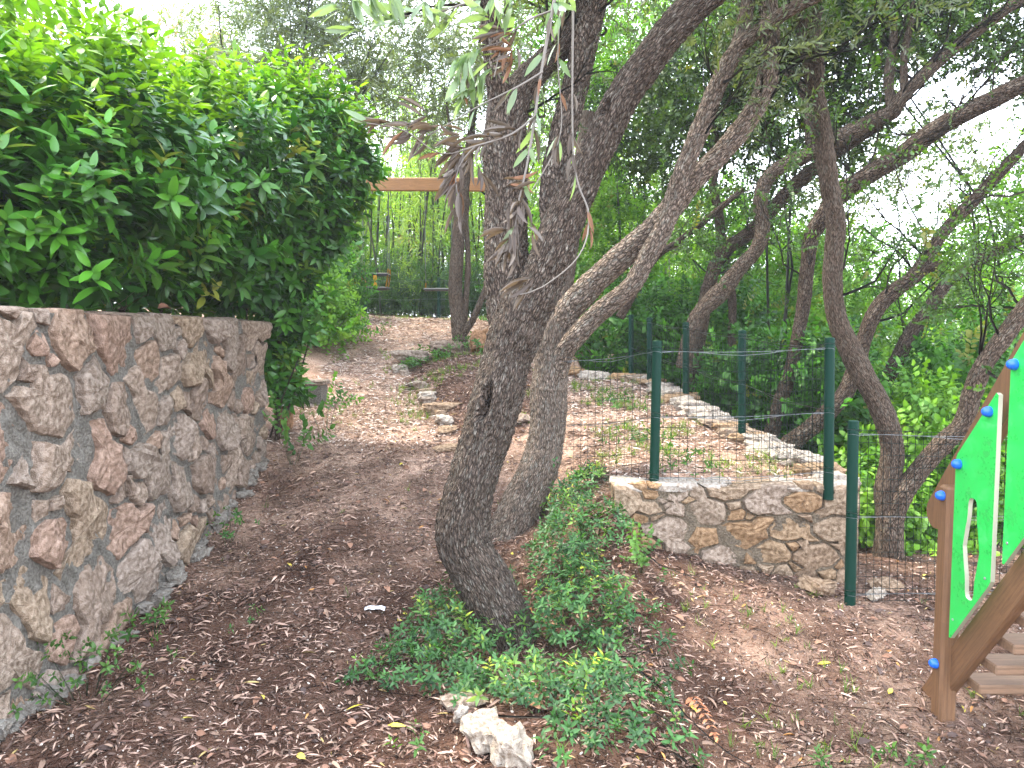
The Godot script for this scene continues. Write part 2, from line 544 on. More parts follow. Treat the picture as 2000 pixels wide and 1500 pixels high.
func stone_cells(length: float, top: float, radii: Array, tries: Array, squash: float, seed_: int, bottom: Callable, gap := 0.009) -> Array:
	# seeds with radii, large ones first; each cell is cut out by its neighbours
	var r := RandomNumberGenerator.new()
	r.seed = seed_
	var seeds := []
	for k in radii.size():
		for t in tries[k]:
			var q: float = radii[k] * r.randf_range(0.82, 1.18)
			var p := Vector2(r.randf_range(0.0, length), r.randf_range(-0.16, top))
			if p.y < bottom.call(p.x) - 0.12: continue
			var ok := true
			for s in seeds:
				var d: Vector2 = p - s[0]
				d.y /= squash
				if d.length() < (s[1] + q) * 0.93:
					ok = false
					break
			if ok: seeds.append([p, q])
	# cells in a space stretched by the squash, so that stones lie flat
	var cells := []
	for i in seeds.size():
		var p: Vector2 = seeds[i][0] / Vector2(1, squash)
		var q: float = seeds[i][1]
		var poly := PackedVector2Array([p + Vector2(-0.4, -0.4), p + Vector2(0.4, -0.4), p + Vector2(0.4, 0.4), p + Vector2(-0.4, 0.4)])
		for j in seeds.size():
			if j == i: continue
			var d: Vector2 = seeds[j][0] / Vector2(1, squash) - p
			if d.length() > 0.85: continue
			var w: float = (q * q - seeds[j][1] * seeds[j][1]) / (2.0 * d.length())
			var n := d.normalized()
			poly = clip(poly, n, n.dot(p) + d.length() * 0.5 + w)
			if poly.size() < 3: break
		for k in poly.size(): poly[k] *= Vector2(1, squash)
		cells.append(poly)
	# some neighbours are one longer, crooked stone
	var order := range(cells.size())
	var gone := {}
	for i in order:
		if gone.has(i) or cells[i].size() < 3 or r.randf() > 0.4: continue
		for j in order:
			if j == i or gone.has(j) or cells[j].size() < 3: continue
			var dd: Vector2 = seeds[i][0] - seeds[j][0]
			if dd.length() > (seeds[i][1] + seeds[j][1]) * 1.15 or seeds[i][1] + seeds[j][1] > radii[0] * 1.75: continue
			var u := Geometry2D.merge_polygons(cells[i], cells[j])
			if u.size() == 1:
				cells[i] = u[0]
				gone[j] = true
				break
	var out := []
	for i in order:
		if gone.has(i) or cells[i].size() < 3: continue
		for poly in Geometry2D.offset_polygon(cells[i], -gap * r.randf_range(0.6, 1.3), Geometry2D.JOIN_MITER):
			var mx := 0.0
			for v in poly: mx += v.x
			poly = clip(poly, Vector2(0, 1), top + 0.012 * sin(mx / poly.size() * 7.0))
			poly = clip(poly, Vector2(-1, 0), 0.0)
			poly = clip(poly, Vector2(1, 0), length)
			if poly.size() < 3: continue
			var area := 0.0
			for k in poly.size(): area += poly[k].cross(poly[(k + 1) % poly.size()])
			if absf(area) * 0.5 > 0.0007: out.append(poly)
	return out

func stone_mesh(poly: PackedVector2Array, bulge: float, seed_: float) -> Array:
	# [mesh about its middle, middle]; x, y in the wall's plane, z out of it
	var mid := Vector2.ZERO
	for p in poly: mid += p
	mid /= poly.size()
	var ring := PackedVector2Array()
	for i in poly.size():
		var a := poly[i] - mid
		var b := poly[(i + 1) % poly.size()] - mid
		var n := maxi(1, int(a.distance_to(b) / 0.03))
		# corners are knocked off
		for k in n:
			var t := float(k) / n
			var p := a.lerp(b, t)
			var j := nz.get_noise_3d(p.x * 14.0, p.y * 14.0, seed_)
			ring.append(p * (0.99 + 0.035 * j))
	var n := ring.size()
	var levels := [[1.0, -0.09], [1.0, -0.012], [0.955, 0.62], [0.80, 0.95], [0.5, 1.0], [0.22, 1.02]]
	var P := []
	var size := 0.0
	for p in ring: size = maxf(size, p.length())
	var tilt := Vector2(nz.get_noise_2d(seed_, 3.0), nz.get_noise_2d(seed_, 9.0)) * 0.28
	var planes := []
	for k in 4:
		var d := Vector2.from_angle(TAU * (k + nz.get_noise_2d(seed_, k * 5.0)) / 4.0)
		planes.append([d * (0.55 + 0.5 * nz.get_noise_2d(seed_ * 1.3, k * 7.0)) / size, 1.05 + 0.3 * nz.get_noise_2d(k * 3.0, seed_)])
	for l in levels.size():
		var row := PackedVector3Array()
		for i in n:
			var q: Vector2 = ring[i] * levels[l][0]
			var z: float = levels[l][1]
			if l >= 2:
				var cut := 1.15
				for k in planes: cut = minf(cut, k[1] - (k[0] as Vector2).dot(q))
				z = minf(z * bulge, cut * bulge) + bulge * 0.45 * nz2.get_noise_3d(q.x * 7.0, q.y * 7.0, seed_) + 0.16 * bulge * nz.get_noise_3d(q.x * 26.0, q.y * 26.0, seed_) + tilt.dot(q) * levels[l][1]
				z = maxf(z, -0.004)
			row.append(Vector3(q.x, q.y, z))
		P.append(row)
	var T := PackedVector3Array()
	for l in levels.size() - 1:
		for i in n:
			var k := (i + 1) % n
			T.append_array([P[l][i], P[l + 1][i], P[l][k], P[l][k], P[l + 1][i], P[l + 1][k]])
	var top := Vector3(0, 0, bulge * (1.0 + 0.3 * nz.get_noise_2d(seed_, 1.0)))
	for i in n:
		T.append_array([P[-1][i], top, P[-1][(i + 1) % n]])
	# the winding follows the polygon's: make sure faces look out
	var area := 0.0
	for i in n: area += ring[i].cross(ring[(i + 1) % n])
	if area < 0.0:
		for i in range(0, T.size(), 3):
			var x := T[i + 1]
			T[i + 1] = T[i + 2]
			T[i + 2] = x
	return [half_flat(T, 0.22), mid]

func rough_sheet(length: float, y0: float, y1: float, step: float, amp: float, seed_: float) -> ArrayMesh:
	# rough mortar face in x, y, relief along z
	var nx := int(length / step) + 1
	var ny := int((y1 - y0) / step) + 1
	var V := PackedVector3Array()
	var N := PackedVector3Array()
	var I := PackedInt32Array()
	for j in ny:
		for i in nx:
			var x := length * i / (nx - 1)
			var y := lerpf(y0, y1, float(j) / (ny - 1))
			var f := func(a: float, b: float) -> float: return amp * (nz2.get_noise_3d(a * 7.0, b * 7.0, seed_) + 0.5 * nz.get_noise_3d(a * 25.0, b * 25.0, seed_))
			var z: float = f.call(x, y)
			V.append(Vector3(x, y, z))
			N.append(Vector3((z - f.call(x + 0.01, y)) / 0.01, (z - f.call(x, y + 0.01)) / 0.01, 1).normalized())
	for j in ny - 1:
		for i in nx - 1:
			var a := j * nx + i
			I.append_array([a, a + nx, a + 1, a + 1, a + nx, a + nx + 1])
	return arr_mesh(V, N, I)

func left_wall() -> void:
	# runs along the left of the path; local x goes away from the viewer
	var w := thing("stone_wall", "chest-high rubble stone wall with grey mortar beside the path", "wall", Vector3(-2.0, 0, -1.4), "", "thing")
	var turn := Basis(Vector3(0, 0, -1), Vector3(0, 1, 0), Vector3(1, 0, 0))
	var length := 4.62
	part("mortar", rough_sheet(length, -0.25, 1.585, 0.03, 0.016, 3.0), M.mortar, w, Vector3(0.014, 0, 0), turn)
	part("wall_core", bevel_box(Vector3(0.36, 1.83, length - 0.01), 0.02), M.mortar, w, Vector3(-0.2, 0.66, -length / 2))
	var bottom := func(x: float) -> float: return gh(-1.95, -1.4 - x) - 0.02
	var cells := stone_cells(length, 1.6, [0.15, 0.105, 0.068, 0.042], [260, 1300, 2600, 3200], 0.95, 12, bottom, 0.0125)
	for i in cells.size():
		var s := stone_mesh(cells[i], rng.randf_range(0.028, 0.055), i * 3.7)
		var m: Vector2 = s[1]
		part("stone", s[0], M.stones[rng.randi() % M.stones.size()], w, Vector3(0.012, m.y, -m.x), turn)
	print("left wall stones ", cells.size())
	# capping mortar and flat stones along the top
	var x := 0.02
	while x < length - 0.05:
		var l := minf(rng.randf_range(0.16, 0.34), length - x)
		part("coping_stone", rock(Vector3(0.40, 0.05, l * 1.02), rng.randi(), 4, 0.10), M.pale_stone if rng.randf() < 0.6 else M.stones[0], w, Vector3(-0.19, 1.585, -x - l / 2))
		x += l
	# lumps of spilled mortar along the foot
	for i in 90:
		var z := -1.5 - rng.randf() * 4.4
		var o := part("mortar_lump", rock(Vector3(rng.randf_range(0.05, 0.12), rng.randf_range(0.04, 0.09), rng.randf_range(0.05, 0.14)), rng.randi(), 5, 0.45), M.rubble, w)
		o.position = Vector3(rng.randf_range(0.0, 0.09), gh(-1.95, z) + rng.randf_range(-0.01, 0.05), z + 1.4)

func rock(size: Vector3, seed_: int, n: int, rough: float) -> ArrayMesh:
	# a block rounded and chipped into a boulder, about its middle
	var T := PackedVector3Array()
	var off := float(seed_ % 1000) * 1.37
	var cuts := []
	var r := RandomNumberGenerator.new()
	r.seed = seed_
	for k in 5:
		var d := Vector3(r.randfn(), r.randfn() * 0.7, r.randfn()).normalized()
		cuts.append([d, r.randf_range(0.62, 0.9)])
	var f := func(v: Vector3) -> Vector3:
		var d := v.normalized()
		var q := v.lerp(d * 1.1, 0.55)
		for c in cuts:
			var over: float = q.dot(c[0]) - c[1]
			if over > 0.0: q -= (c[0] as Vector3) * over
		q *= 1.0 + rough * (nz2.get_noise_3dv(d * 1.6 + Vector3(off, 0, 0)) + 0.5 * nz.get_noise_3dv(d * 4.5 + Vector3(0, off, 0)))
		return q * size * 0.5
	for axis in 3:
		for sgn in [-1.0, 1.0]:
			for i in n:
				for j in n:
					var c := []
					for k in 4:
						var a := (i + (k & 1)) * 2.0 / n - 1.0
						var b := (j + (k >> 1)) * 2.0 / n - 1.0
						var v := Vector3.ZERO
						v[axis] = sgn
						v[(axis + 1) % 3] = a
						v[(axis + 2) % 3] = b
						c.append(f.call(v))
					if sgn > 0.0:
						T.append_array([c[0], c[2], c[1], c[1], c[2], c[3]])
					else:
						T.append_array([c[0], c[1], c[2], c[1], c[3], c[2]])
	return half_flat(T, 0.45)

func bevel_box(s: Vector3, b: float) -> ArrayMesh:
	var T := PackedVector3Array()
	var h := s * 0.5
	var tri := func(p: Vector3, q: Vector3, r: Vector3) -> void:
		if (r - p).cross(q - p).dot(p + q + r) < 0.0: T.append_array([p, r, q])
		else: T.append_array([p, q, r])
	for axis in 3:
		var u := (axis + 1) % 3
		var v := (axis + 2) % 3
		for sg in [-1.0, 1.0]:
			var c := []
			for k in 4:
				var p := Vector3.ZERO
				p[axis] = sg * h[axis]
				p[u] = (h[u] - b) * (1.0 if k == 1 or k == 2 else -1.0)
				p[v] = (h[v] - b) * (1.0 if k >= 2 else -1.0)
				c.append(p)
			tri.call(c[0], c[1], c[2])
			tri.call(c[0], c[2], c[3])
		for a in [-1.0, 1.0]:
			for d in [-1.0, 1.0]:
				var e := []
				for k in 4:
					var p := Vector3.ZERO
					p[axis] = (h[axis] - b) * (1.0 if k == 1 or k == 2 else -1.0)
					p[u] = a * (h[u] if k < 2 else h[u] - b)
					p[v] = d * (h[v] - b if k < 2 else h[v])
					e.append(p)
				tri.call(e[0], e[1], e[2])
				tri.call(e[0], e[2], e[3])
	for a in [-1.0, 1.0]:
		for d in [-1.0, 1.0]:
			for g in [-1.0, 1.0]:
				var q := Vector3(a, d, g)
				tri.call(Vector3(h.x, h.y - b, h.z - b) * q, Vector3(h.x - b, h.y, h.z - b) * q, Vector3(h.x - b, h.y - b, h.z) * q)
	return flat_mesh(T)

func terrace_walls() -> void:
	var w := thing("retaining_wall", "low tan rubble retaining wall holding up the fenced terrace", "wall", Vector3(0.62, 0, -4.6), "", "thing")
	var length := 1.52
	part("mortar", rough_sheet(length, -0.3, 0.55, 0.03, 0.012, 8.0), M.earth_mortar, w, Vector3(0, 0, 0.015))
	part("wall_core", bevel_box(Vector3(length - 0.01, 0.86, 0.24), 0.02), M.earth_mortar, w, Vector3(length / 2, 0.11, -0.13))
	var bottom := func(x: float) -> float: return gh(0.62 + x, -4.5) - 0.02
	var cells := stone_cells(length, 0.565, [0.125, 0.085, 0.055, 0.034], [60, 500, 1200, 1500], 0.62, 17, bottom, 0.0055)
	for i in cells.size():
		var s := stone_mesh(cells[i], rng.randf_range(0.022, 0.05), 50.0 + i * 3.1)
		var m: Vector2 = s[1]
		part("stone", s[0], M.tan_stones[rng.randi() % M.tan_stones.size()], w, Vector3(m.x, m.y, 0.01))
	print("retaining stones ", cells.size())
	var x := 0.0
	while x < length - 0.05:
		var l := minf(rng.randf_range(0.14, 0.3), length - x)
		part("coping_stone", rock(Vector3(l * 1.04, 0.07, 0.3), rng.randi(), 4, 0.14), M.pale_stone if rng.randf() < 0.7 else M.tan_stones[0], w, Vector3(x + l / 2, 0.545, -0.12))
		x += l
	# the side of the terrace towards the wood, and its far end
	var e := thing("terrace_edge_wall", "pale stone edge of the terrace running back towards the wood", "wall", Vector3(2.0, 0, -4.75), "", "thing")
	var runs := [[Vector2(2.06, -4.72), Vector2(1.40, -8.36)], [Vector2(1.36, -8.42), Vector2(0.62, -8.72)]]
	for r in runs:
		var a: Vector2 = r[0]
		var b: Vector2 = r[1]
		var dir := (b - a).normalized()
		var far := a.distance_to(b)
		var t := 0.0
		var turn := Basis(Vector3.UP, atan2(dir.x, dir.y))
		while t < far:
			var l := minf(rng.randf_range(0.12, 0.26), far - t + 0.1)
			var p := a + dir * (t + l * 0.5)
			var y := rbf(UW, UC, p.x - 0.15, p.y)
			part("stone", rock(Vector3(rng.randf_range(0.26, 0.38), rng.randf_range(0.1, 0.14), l * 1.35), rng.randi(), 6, 0.3), M.pale_stone if rng.randf() < 0.7 else M.tan_stones[rng.randi() % 6], e, Vector3(p.x, y + 0.0, p.y) - e.position, turn)
			for k in 4:
				part("stone", rock(Vector3(rng.randf_range(0.24, 0.3), rng.randf_range(0.24, 0.3), l * 1.1), rng.randi(), 3, 0.2), M.tan_stones[rng.randi() % 6], e, Vector3(p.x + 0.015 * k, y - 0.17 - k * 0.2, p.y) - e.position, turn)
			t += l

# ---------------------------------------------------------------- trunks and limbs
func sample_line(a: Array, step: float) -> Array:
	# points x, y, z, r through a smooth curve at even steps: [positions, radii]
	var n := a.size() / 4
	var P := PackedVector3Array()
	var R := PackedFloat32Array()
	var get_p := func(i: int) -> Vector3:
		i = clampi(i, 0, n - 1)
		return Vector3(a[i * 4], a[i * 4 + 1], a[i * 4 + 2])
	for i in n - 1:
		var p0: Vector3 = get_p.call(i - 1)
		var p1: Vector3 = get_p.call(i)
		var p2: Vector3 = get_p.call(i + 1)
		var p3: Vector3 = get_p.call(i + 2)
		var k := maxi(1, int(p1.distance_to(p2) / step))
		for q in k:
			var t := float(q) / k
			P.append(p1.cubic_interpolate(p2, p0, p3, t))
			R.append(lerpf(a[i * 4 + 3], a[i * 4 + 7], t * t * (3.0 - 2.0 * t)))
	P.append(get_p.call(n - 1))
	R.append(a[n * 4 - 1])
	return [P, R]

func tube(a: Array, segs: int, step: float, lump: float, plate: float, seed_: float, dents: Array = [], cap := true) -> ArrayMesh:
	var s := sample_line(a, step)
	var P: PackedVector3Array = s[0]
	var R: PackedFloat32Array = s[1]
	var n := P.size()
	var V := PackedVector3Array()
	var UV := PackedVector2Array()
	var side := Vector3(0.3, 0.1, 1.0)
	var along := 0.0
	var rep := maxf(1.0, roundf(TAU * R[0] / 0.42))
	for i in n:
		var t := (P[mini(i + 1, n - 1)] - P[maxi(i - 1, 0)]).normalized()
		side = (side - t * side.dot(t)).normalized()
		var up := t.cross(side)
		if i: along += P[i].distance_to(P[i - 1])
		for k in segs + 1:
			var ang := TAU * (k % segs) / segs
			var d := side * cos(ang) + up * sin(ang)
			var r := R[i]
			var q := P[i] + d * r
			r *= 1.0 + lump * nz.get_noise_3d(q.x * 3.5 + seed_, q.y * 2.2, q.z * 3.5) + lump * 0.6 * nz2.get_noise_3d(q.x * 8.0, q.y * 5.0 + seed_, q.z * 8.0)
			if plate > 0.0:
				r += plate * nz.get_noise_3d(q.x * 42.0, q.y * 26.0 + seed_, q.z * 42.0) + plate * 0.6 * nz.get_noise_3d(q.x * 90.0, q.y * 60.0, q.z * 90.0 + seed_)
			for e in dents:
				var o: Vector3 = q - e[0]
				var la: float = o.dot(t) / e[1]
				var lc: float = (o - t * o.dot(t)).length() / e[2]
				var m := sqrt(la * la + lc * lc)
				if m < 2.5:
					r -= e[3] * exp(-m * m * m * m)
					r += e[4] * exp(-pow((m - 1.35) / 0.4, 2.0))
			V.append(P[i] + d * r)
			UV.append(Vector2(rep * float(k) / segs, along / 1.25))
	var N := PackedVector3Array()
	N.resize(V.size())
	var w := segs + 1
	for i in n:
		for k in w:
			var kk := k % segs
			var l := V[i * w + (kk + 1) % segs] - V[i * w + (kk + segs - 1) % segs]
			var u := V[mini(i + 1, n - 1) * w + kk] - V[maxi(i - 1, 0) * w + kk]
			N[i * w + k] = l.cross(u).normalized()
	var I := PackedInt32Array()
	for i in n - 1:
		for k in segs:
			var o := i * w + k
			I.append_array([o, o + w, o + 1, o + 1, o + w, o + w + 1])
	if cap:
		V.append(P[n - 1])
		N.append((P[n - 1] - P[n - 2]).normalized())
		UV.append(Vector2(0.5, along / 1.25))
		var c := V.size() - 1
		for k in segs:
			I.append_array([(n - 1) * w + k, c, (n - 1) * w + k + 1])
	# normals face out whichever way the ring runs
	if N[0].dot(V[0] - P[0]) < 0.0:
		for i in N.size() - 1: N[i] = -N[i]
		for i in range(0, I.size(), 3):
			var x := I[i + 1]
			I[i + 1] = I[i + 2]
			I[i + 2] = x
	return arr_mesh(V, N, I, UV)

# growing thin branches off a limb: [mesh, tips]
func twig_mesh(lines: Array, segs := 4) -> ArrayMesh:
	var V := PackedVector3Array()
	var N := PackedVector3Array()
	var I := PackedInt32Array()
	for L in lines:
		var P: PackedVector3Array = L[0]
		var r0: float = L[1]
		var n := P.size()
		var side := Vector3(0.4, 0.2, 0.9)
		var base := V.size()
		for i in n:
			var t := (P[mini(i + 1, n - 1)] - P[maxi(i - 1, 0)]).normalized()
			side = (side - t * side.dot(t)).normalized()
			var up := t.cross(side)
			var r := r0 * (1.0 - 0.75 * float(i) / (n - 1))
			for k in segs:
				var d := side * cos(TAU * k / segs) + up * sin(TAU * k / segs)
				V.append(P[i] + d * r)
				N.append(d)
		for i in n - 1:
			for k in segs:
				var o := base + i * segs + k
				var q := base + i * segs + (k + 1) % segs
				I.append_array([o, q, o + segs, q, q + segs, o + segs])
	return arr_mesh(V, N, I)

func wander(p: Vector3, d: Vector3, length: float, n: int, kink: float, lift: float) -> PackedVector3Array:
	var P := PackedVector3Array([p])
	d = d.normalized()
	for i in n:
		d = (d + Vector3(rng.randfn(), rng.randfn(), rng.randfn()) * kink + Vector3.UP * lift).normalized()
		p += d * length / n
		P.append(p)
	return P

func twigs_off(lines: Array, per: int, length: float, r: float, from_share: float, lift := 0.12) -> Array:
	# side branches with two orders of forks off the given limbs
	var out := []
	for a in lines:
		var s := sample_line(a, 0.1)
		var P: PackedVector3Array = s[0]
		var R: PackedFloat32Array = s[1]
		for k in per:
			var i := int(lerpf(P.size() * from_share, P.size() - 2, rng.randf()))
			i = clampi(i, 1, P.size() - 2)
			var t := (P[i + 1] - P[i - 1]).normalized()
			var d := (t * 0.7 + Vector3(rng.randfn(), rng.randfn() * 0.6 + 0.35, rng.randfn()) * 0.8).normalized()
			var l := length * rng.randf_range(0.5, 1.2)
			var B := wander(P[i], d, l, 7, 0.22, lift)
			out.append([B, minf(r, R[i] * 0.6)])
			for q in 3:
				var j := rng.randi_range(2, 6)
				var dd := (B[j] - B[j - 1]).normalized() + Vector3(rng.randfn(), rng.randfn(), rng.randfn()) * 0.6
				var C := wander(B[j], dd, l * 0.55, 5, 0.25, lift * 0.5)
				out.append([C, r * 0.45])
				for z in 2:
					var e := rng.randi_range(1, 4)
					out.append([wander(C[e], (C[e] - C[e - 1]).normalized() + Vector3(rng.randfn(), rng.randfn(), rng.randfn()) * 0.8, l * 0.3, 4, 0.25, 0.0), r * 0.25])
	return out

# ---------------------------------------------------------------- leaves
func leaf_arrays(L: float, W: float, fold: float, droop: float, n: int, wide := 0.45) -> Array:
	# one leaf from the origin along +y, its face to +z
	var V := PackedVector3Array()
	for i in n + 1:
		var t := float(i) / n
		var w := W * 0.5 * pow(sin(PI * pow(t, log(0.5) / log(wide))), 0.8) if i > 0 and i < n else 0.0
		var z := -droop * L * t * t
		V.append(Vector3(-w, L * t, z + fold * w))
		V.append(Vector3(0, L * t, z))
		V.append(Vector3(w, L * t, z + fold * w))
	var I := PackedInt32Array()
	for i in n:
		var a := i * 3
		for k in 2:
			if i > 0: I.append_array([a + k, a + k + 1, a + k + 3])
			if i < n - 1 : I.append_array([a + k + 1, a + k + 4, a + k + 3])
			elif i == n - 1 and k == 0: pass
		if i == 0:
			I.append_array([1, 3, 4, 1, 4, 5])
		if i == n - 1:
			pass
	# normals
	var N := PackedVector3Array()
	for i in n + 1:
		var t := float(i) / n
		var up := Vector3(0, 2.0 * droop * t, 1).normalized()
		N.append((up + Vector3(fold, 0, 0)).normalized())
		N.append(up)
		N.append((up - Vector3(fold, 0, 0)).normalized())
	var J := PackedInt32Array()
	for q in range(0, I.size(), 3):
		var a := V[I[q]]
		var b := V[I[q + 1]]
		var c := V[I[q + 2]]
		var cr := (c - a).cross(b - a)
		if cr.length() < 1e-9: continue
		if cr.z > 0.0: J.append_array([I[q], I[q + 1], I[q + 2]])
		else: J.append_array([I[q], I[q + 2], I[q + 1]])
	return [V, N, J]

func new_buf() -> Dictionary:
	return {"V": PackedVector3Array(), "N": PackedVector3Array(), "C": PackedColorArray(), "I": PackedInt32Array()}

func put_leaf(b: Dictionary, leaf: Array, t: Transform3D, c: Color) -> void:
	var o: int = b.V.size()
	var LV: PackedVector3Array = leaf[0]
	var LN: PackedVector3Array = leaf[1]
	for i in LV.size():
		b.V.append(t * LV[i])
		b.N.append((t.basis * LN[i]).normalized())
		b.C.append(c)
	for i in leaf[2]:
		b.I.append(o + i)

func buf_mesh(b: Dictionary) -> ArrayMesh:
	return arr_mesh(b.V, b.N, b.I, PackedVector2Array(), b.C)

func aim(y: Vector3, roll: float) -> Basis:
	# basis whose y axis points along y
	y = y.normalized()
	var h := Vector3.RIGHT if absf(y.x) < 0.8 else Vector3.FORWARD
	var x := y.cross(h).normalized()
	return Basis(x, y, x.cross(y)).rotated(y, roll)

func leaf_basis(dir: Vector3, up: Vector3, roll := 0.0) -> Basis:
	# y along the leaf, z (its face) as near to up as can be
	var y := dir.normalized()
	var z := (up - y * up.dot(y))
	if z.length() < 0.01: z = Vector3(y.z, 0.0, -y.x) + Vector3(0.01, 0, 0)
	z = z.normalized()
	return Basis(y.cross(z), y, z).rotated(y, roll)

func whorl_leaves(n: int, spread: float, stem: float, sc: float) -> Array:
	# transforms of n leaves round a shoot along +y, with the youngest at the tip
	var out := []
	for i in n:
		var t := float(i) / n
		var az := i * 2.4 + rng.randf_range(-0.3, 0.3)
		var el := lerpf(-0.1, 0.9, t * t) + rng.randf_range(-0.15, 0.15)
		var dir := Vector3(cos(az) * cos(el), sin(el), sin(az) * cos(el)) * spread + Vector3(0, 0.25, 0)
		var b := leaf_basis(dir, Vector3(0, 1, 0) + Vector3(rng.randfn(), 0, rng.randfn()) * 0.15, rng.randf_range(-0.3, 0.3))
		out.append([Transform3D(b.scaled_local(Vector3.ONE * sc * rng.randf_range(0.7, 1.1) * lerpf(1.0, 0.75, t)), Vector3(0, stem * t, 0)), t])
	return out

func spray_whorl(leaf: Array, n: int, stem: float, old: Color, young: Color) -> ArrayMesh:
	var b := new_buf()
	for w in whorl_leaves(n, 1.0, stem, 1.0):
		put_leaf(b, leaf, w[0], old.lerp(young, pow(w[1], 1.5) * 0.9) * rng.randf_range(0.8, 1.15))
	return buf_mesh(b)

func spray_twig(leaf: Array, n: int, length: float, ang: float, a: Color, b2: Color, droop := 0.0) -> ArrayMesh:
	# leaves set alternately along a slightly bent twig along +y
	var b := new_buf()
	var p := Vector3.ZERO
	var d := Vector3.UP
	var roll := rng.randf() * TAU
	for i in n:
		p += d * length / n
		d = (d + Vector3(rng.randfn(), 0, rng.randfn()) * 0.1).normalized()
		roll += PI + rng.randf_range(-0.7, 0.7)
		var out := Vector3(cos(roll), 0, sin(roll))
		var dir := d * cos(ang) + out * sin(ang) + Vector3(0, -droop, 0)
		put_leaf(b, leaf, Transform3D(leaf_basis(dir, Vector3(rng.randfn() * 0.5, 1, rng.randfn() * 0.5), 0.0).scaled_local(Vector3.ONE * rng.randf_range(0.7, 1.15)), p), a.lerp(b2, rng.randf()) * rng.randf_range(0.85, 1.1))
	put_leaf(b, leaf, Transform3D(leaf_basis(d, Vector3(1, 0.5, 0.3), 0.0), p), b2)
	return buf_mesh(b)

func spray_pinnate(leaf: Array, pairs: int, length: float, a: Color, b2: Color) -> ArrayMesh:
	# a frond: leaflets in pairs along an arching rib
	var b := new_buf()
	for i in pairs:
		var t := (i + 1.0) / pairs
		var p := Vector3(0, length * t, -0.35 * length * t * t)
		for s in [-1.0, 1.0]:
			var dir := Vector3(s, 0.35, -0.25 + rng.randf_range(-0.15, 0.1))
			put_leaf(b, leaf, Transform3D(leaf_basis(dir, Vector3(0, 0.2, 1), 0.0).scaled_local(Vector3.ONE * (1.1 - 0.5 * t) * rng.randf_range(0.85, 1.1)), p), a.lerp(b2, rng.randf()))
	put_leaf(b, leaf, Transform3D(leaf_basis(Vector3(0, 1, -0.7), Vector3(0, 0.5, 1)), Vector3(0, length, -0.35 * length)), b2)
	return buf_mesh(b)

func scatter(blobs: Array, count: int, shell: float, outw: float, upw: float, rnd: float, s0: float, s1: float, hole := -2.0, hole_freq := 1.6) -> Array:
	# places on and in lumpy ellipsoids
	var nb := blobs.size() / 6
	var cum := []
	var tot := 0.0
	for i in nb:
		tot += pow(blobs[i * 6 + 3] * blobs[i * 6 + 4] * blobs[i * 6 + 5], 0.667)
		cum.append(tot)
	var out := []
	var guard := 0
	while out.size() < count and guard < count * 4:
		guard += 1
		var q := rng.randf() * tot
		var k := 0
		while k < nb - 1 and cum[k] < q: k += 1
		k *= 6
		var c := Vector3(blobs[k], blobs[k + 1], blobs[k + 2])
		var r := Vector3(blobs[k + 3], blobs[k + 4], blobs[k + 5])
		var d := Vector3(rng.randfn(), rng.randfn(), rng.randfn()).normalized()
		var rr := lerpf(shell, 1.0, sqrt(rng.randf())) * (1.0 + 0.28 * nz2.get_noise_3dv(d * 1.5 + c) + 0.12 * nz.get_noise_3dv(d * 4.0 + c))
		var p := c + d * r * rr
		if hole > -1.0 and nz2.get_noise_3dv(p * hole_freq) < hole: continue
		var y := d * outw + Vector3.UP * upw + Vector3(rng.randfn(), rng.randfn(), rng.randfn()) * rnd
		out.append(Transform3D(aim(y, rng.randf() * TAU).scaled_local(Vector3.ONE * rng.randf_range(s0, s1)), p))
	return out

func copies(called: String, mesh: Mesh, material: Material, T: Array, cols: Array, parent: Node, kind := "stuff", skew := 1.0) -> MultiMeshInstance3D:
	var mm := MultiMesh.new()
	mm.transform_format = MultiMesh.TRANSFORM_3D
	mm.use_colors = true
	mm.mesh = mesh
	mm.instance_count = T.size()
	for i in T.size():
		mm.set_instance_transform(i, T[i])
		var c: Color = cols[0].lerp(cols[1], pow(rng.randf(), skew)) * rng.randf_range(0.8, 1.15)
		if cols.size() > 2 and rng.randf() < 0.02: c = cols[2]
		c.a = 1.0
		mm.set_instance_color(i, c)
	var o := MultiMeshInstance3D.new()
	o.name = called
	o.multimesh = mm
	o.material_override = material
	parent.add_child(o, true)
	if kind: o.set_meta("kind", kind)
	return o

var SPRAY := {}

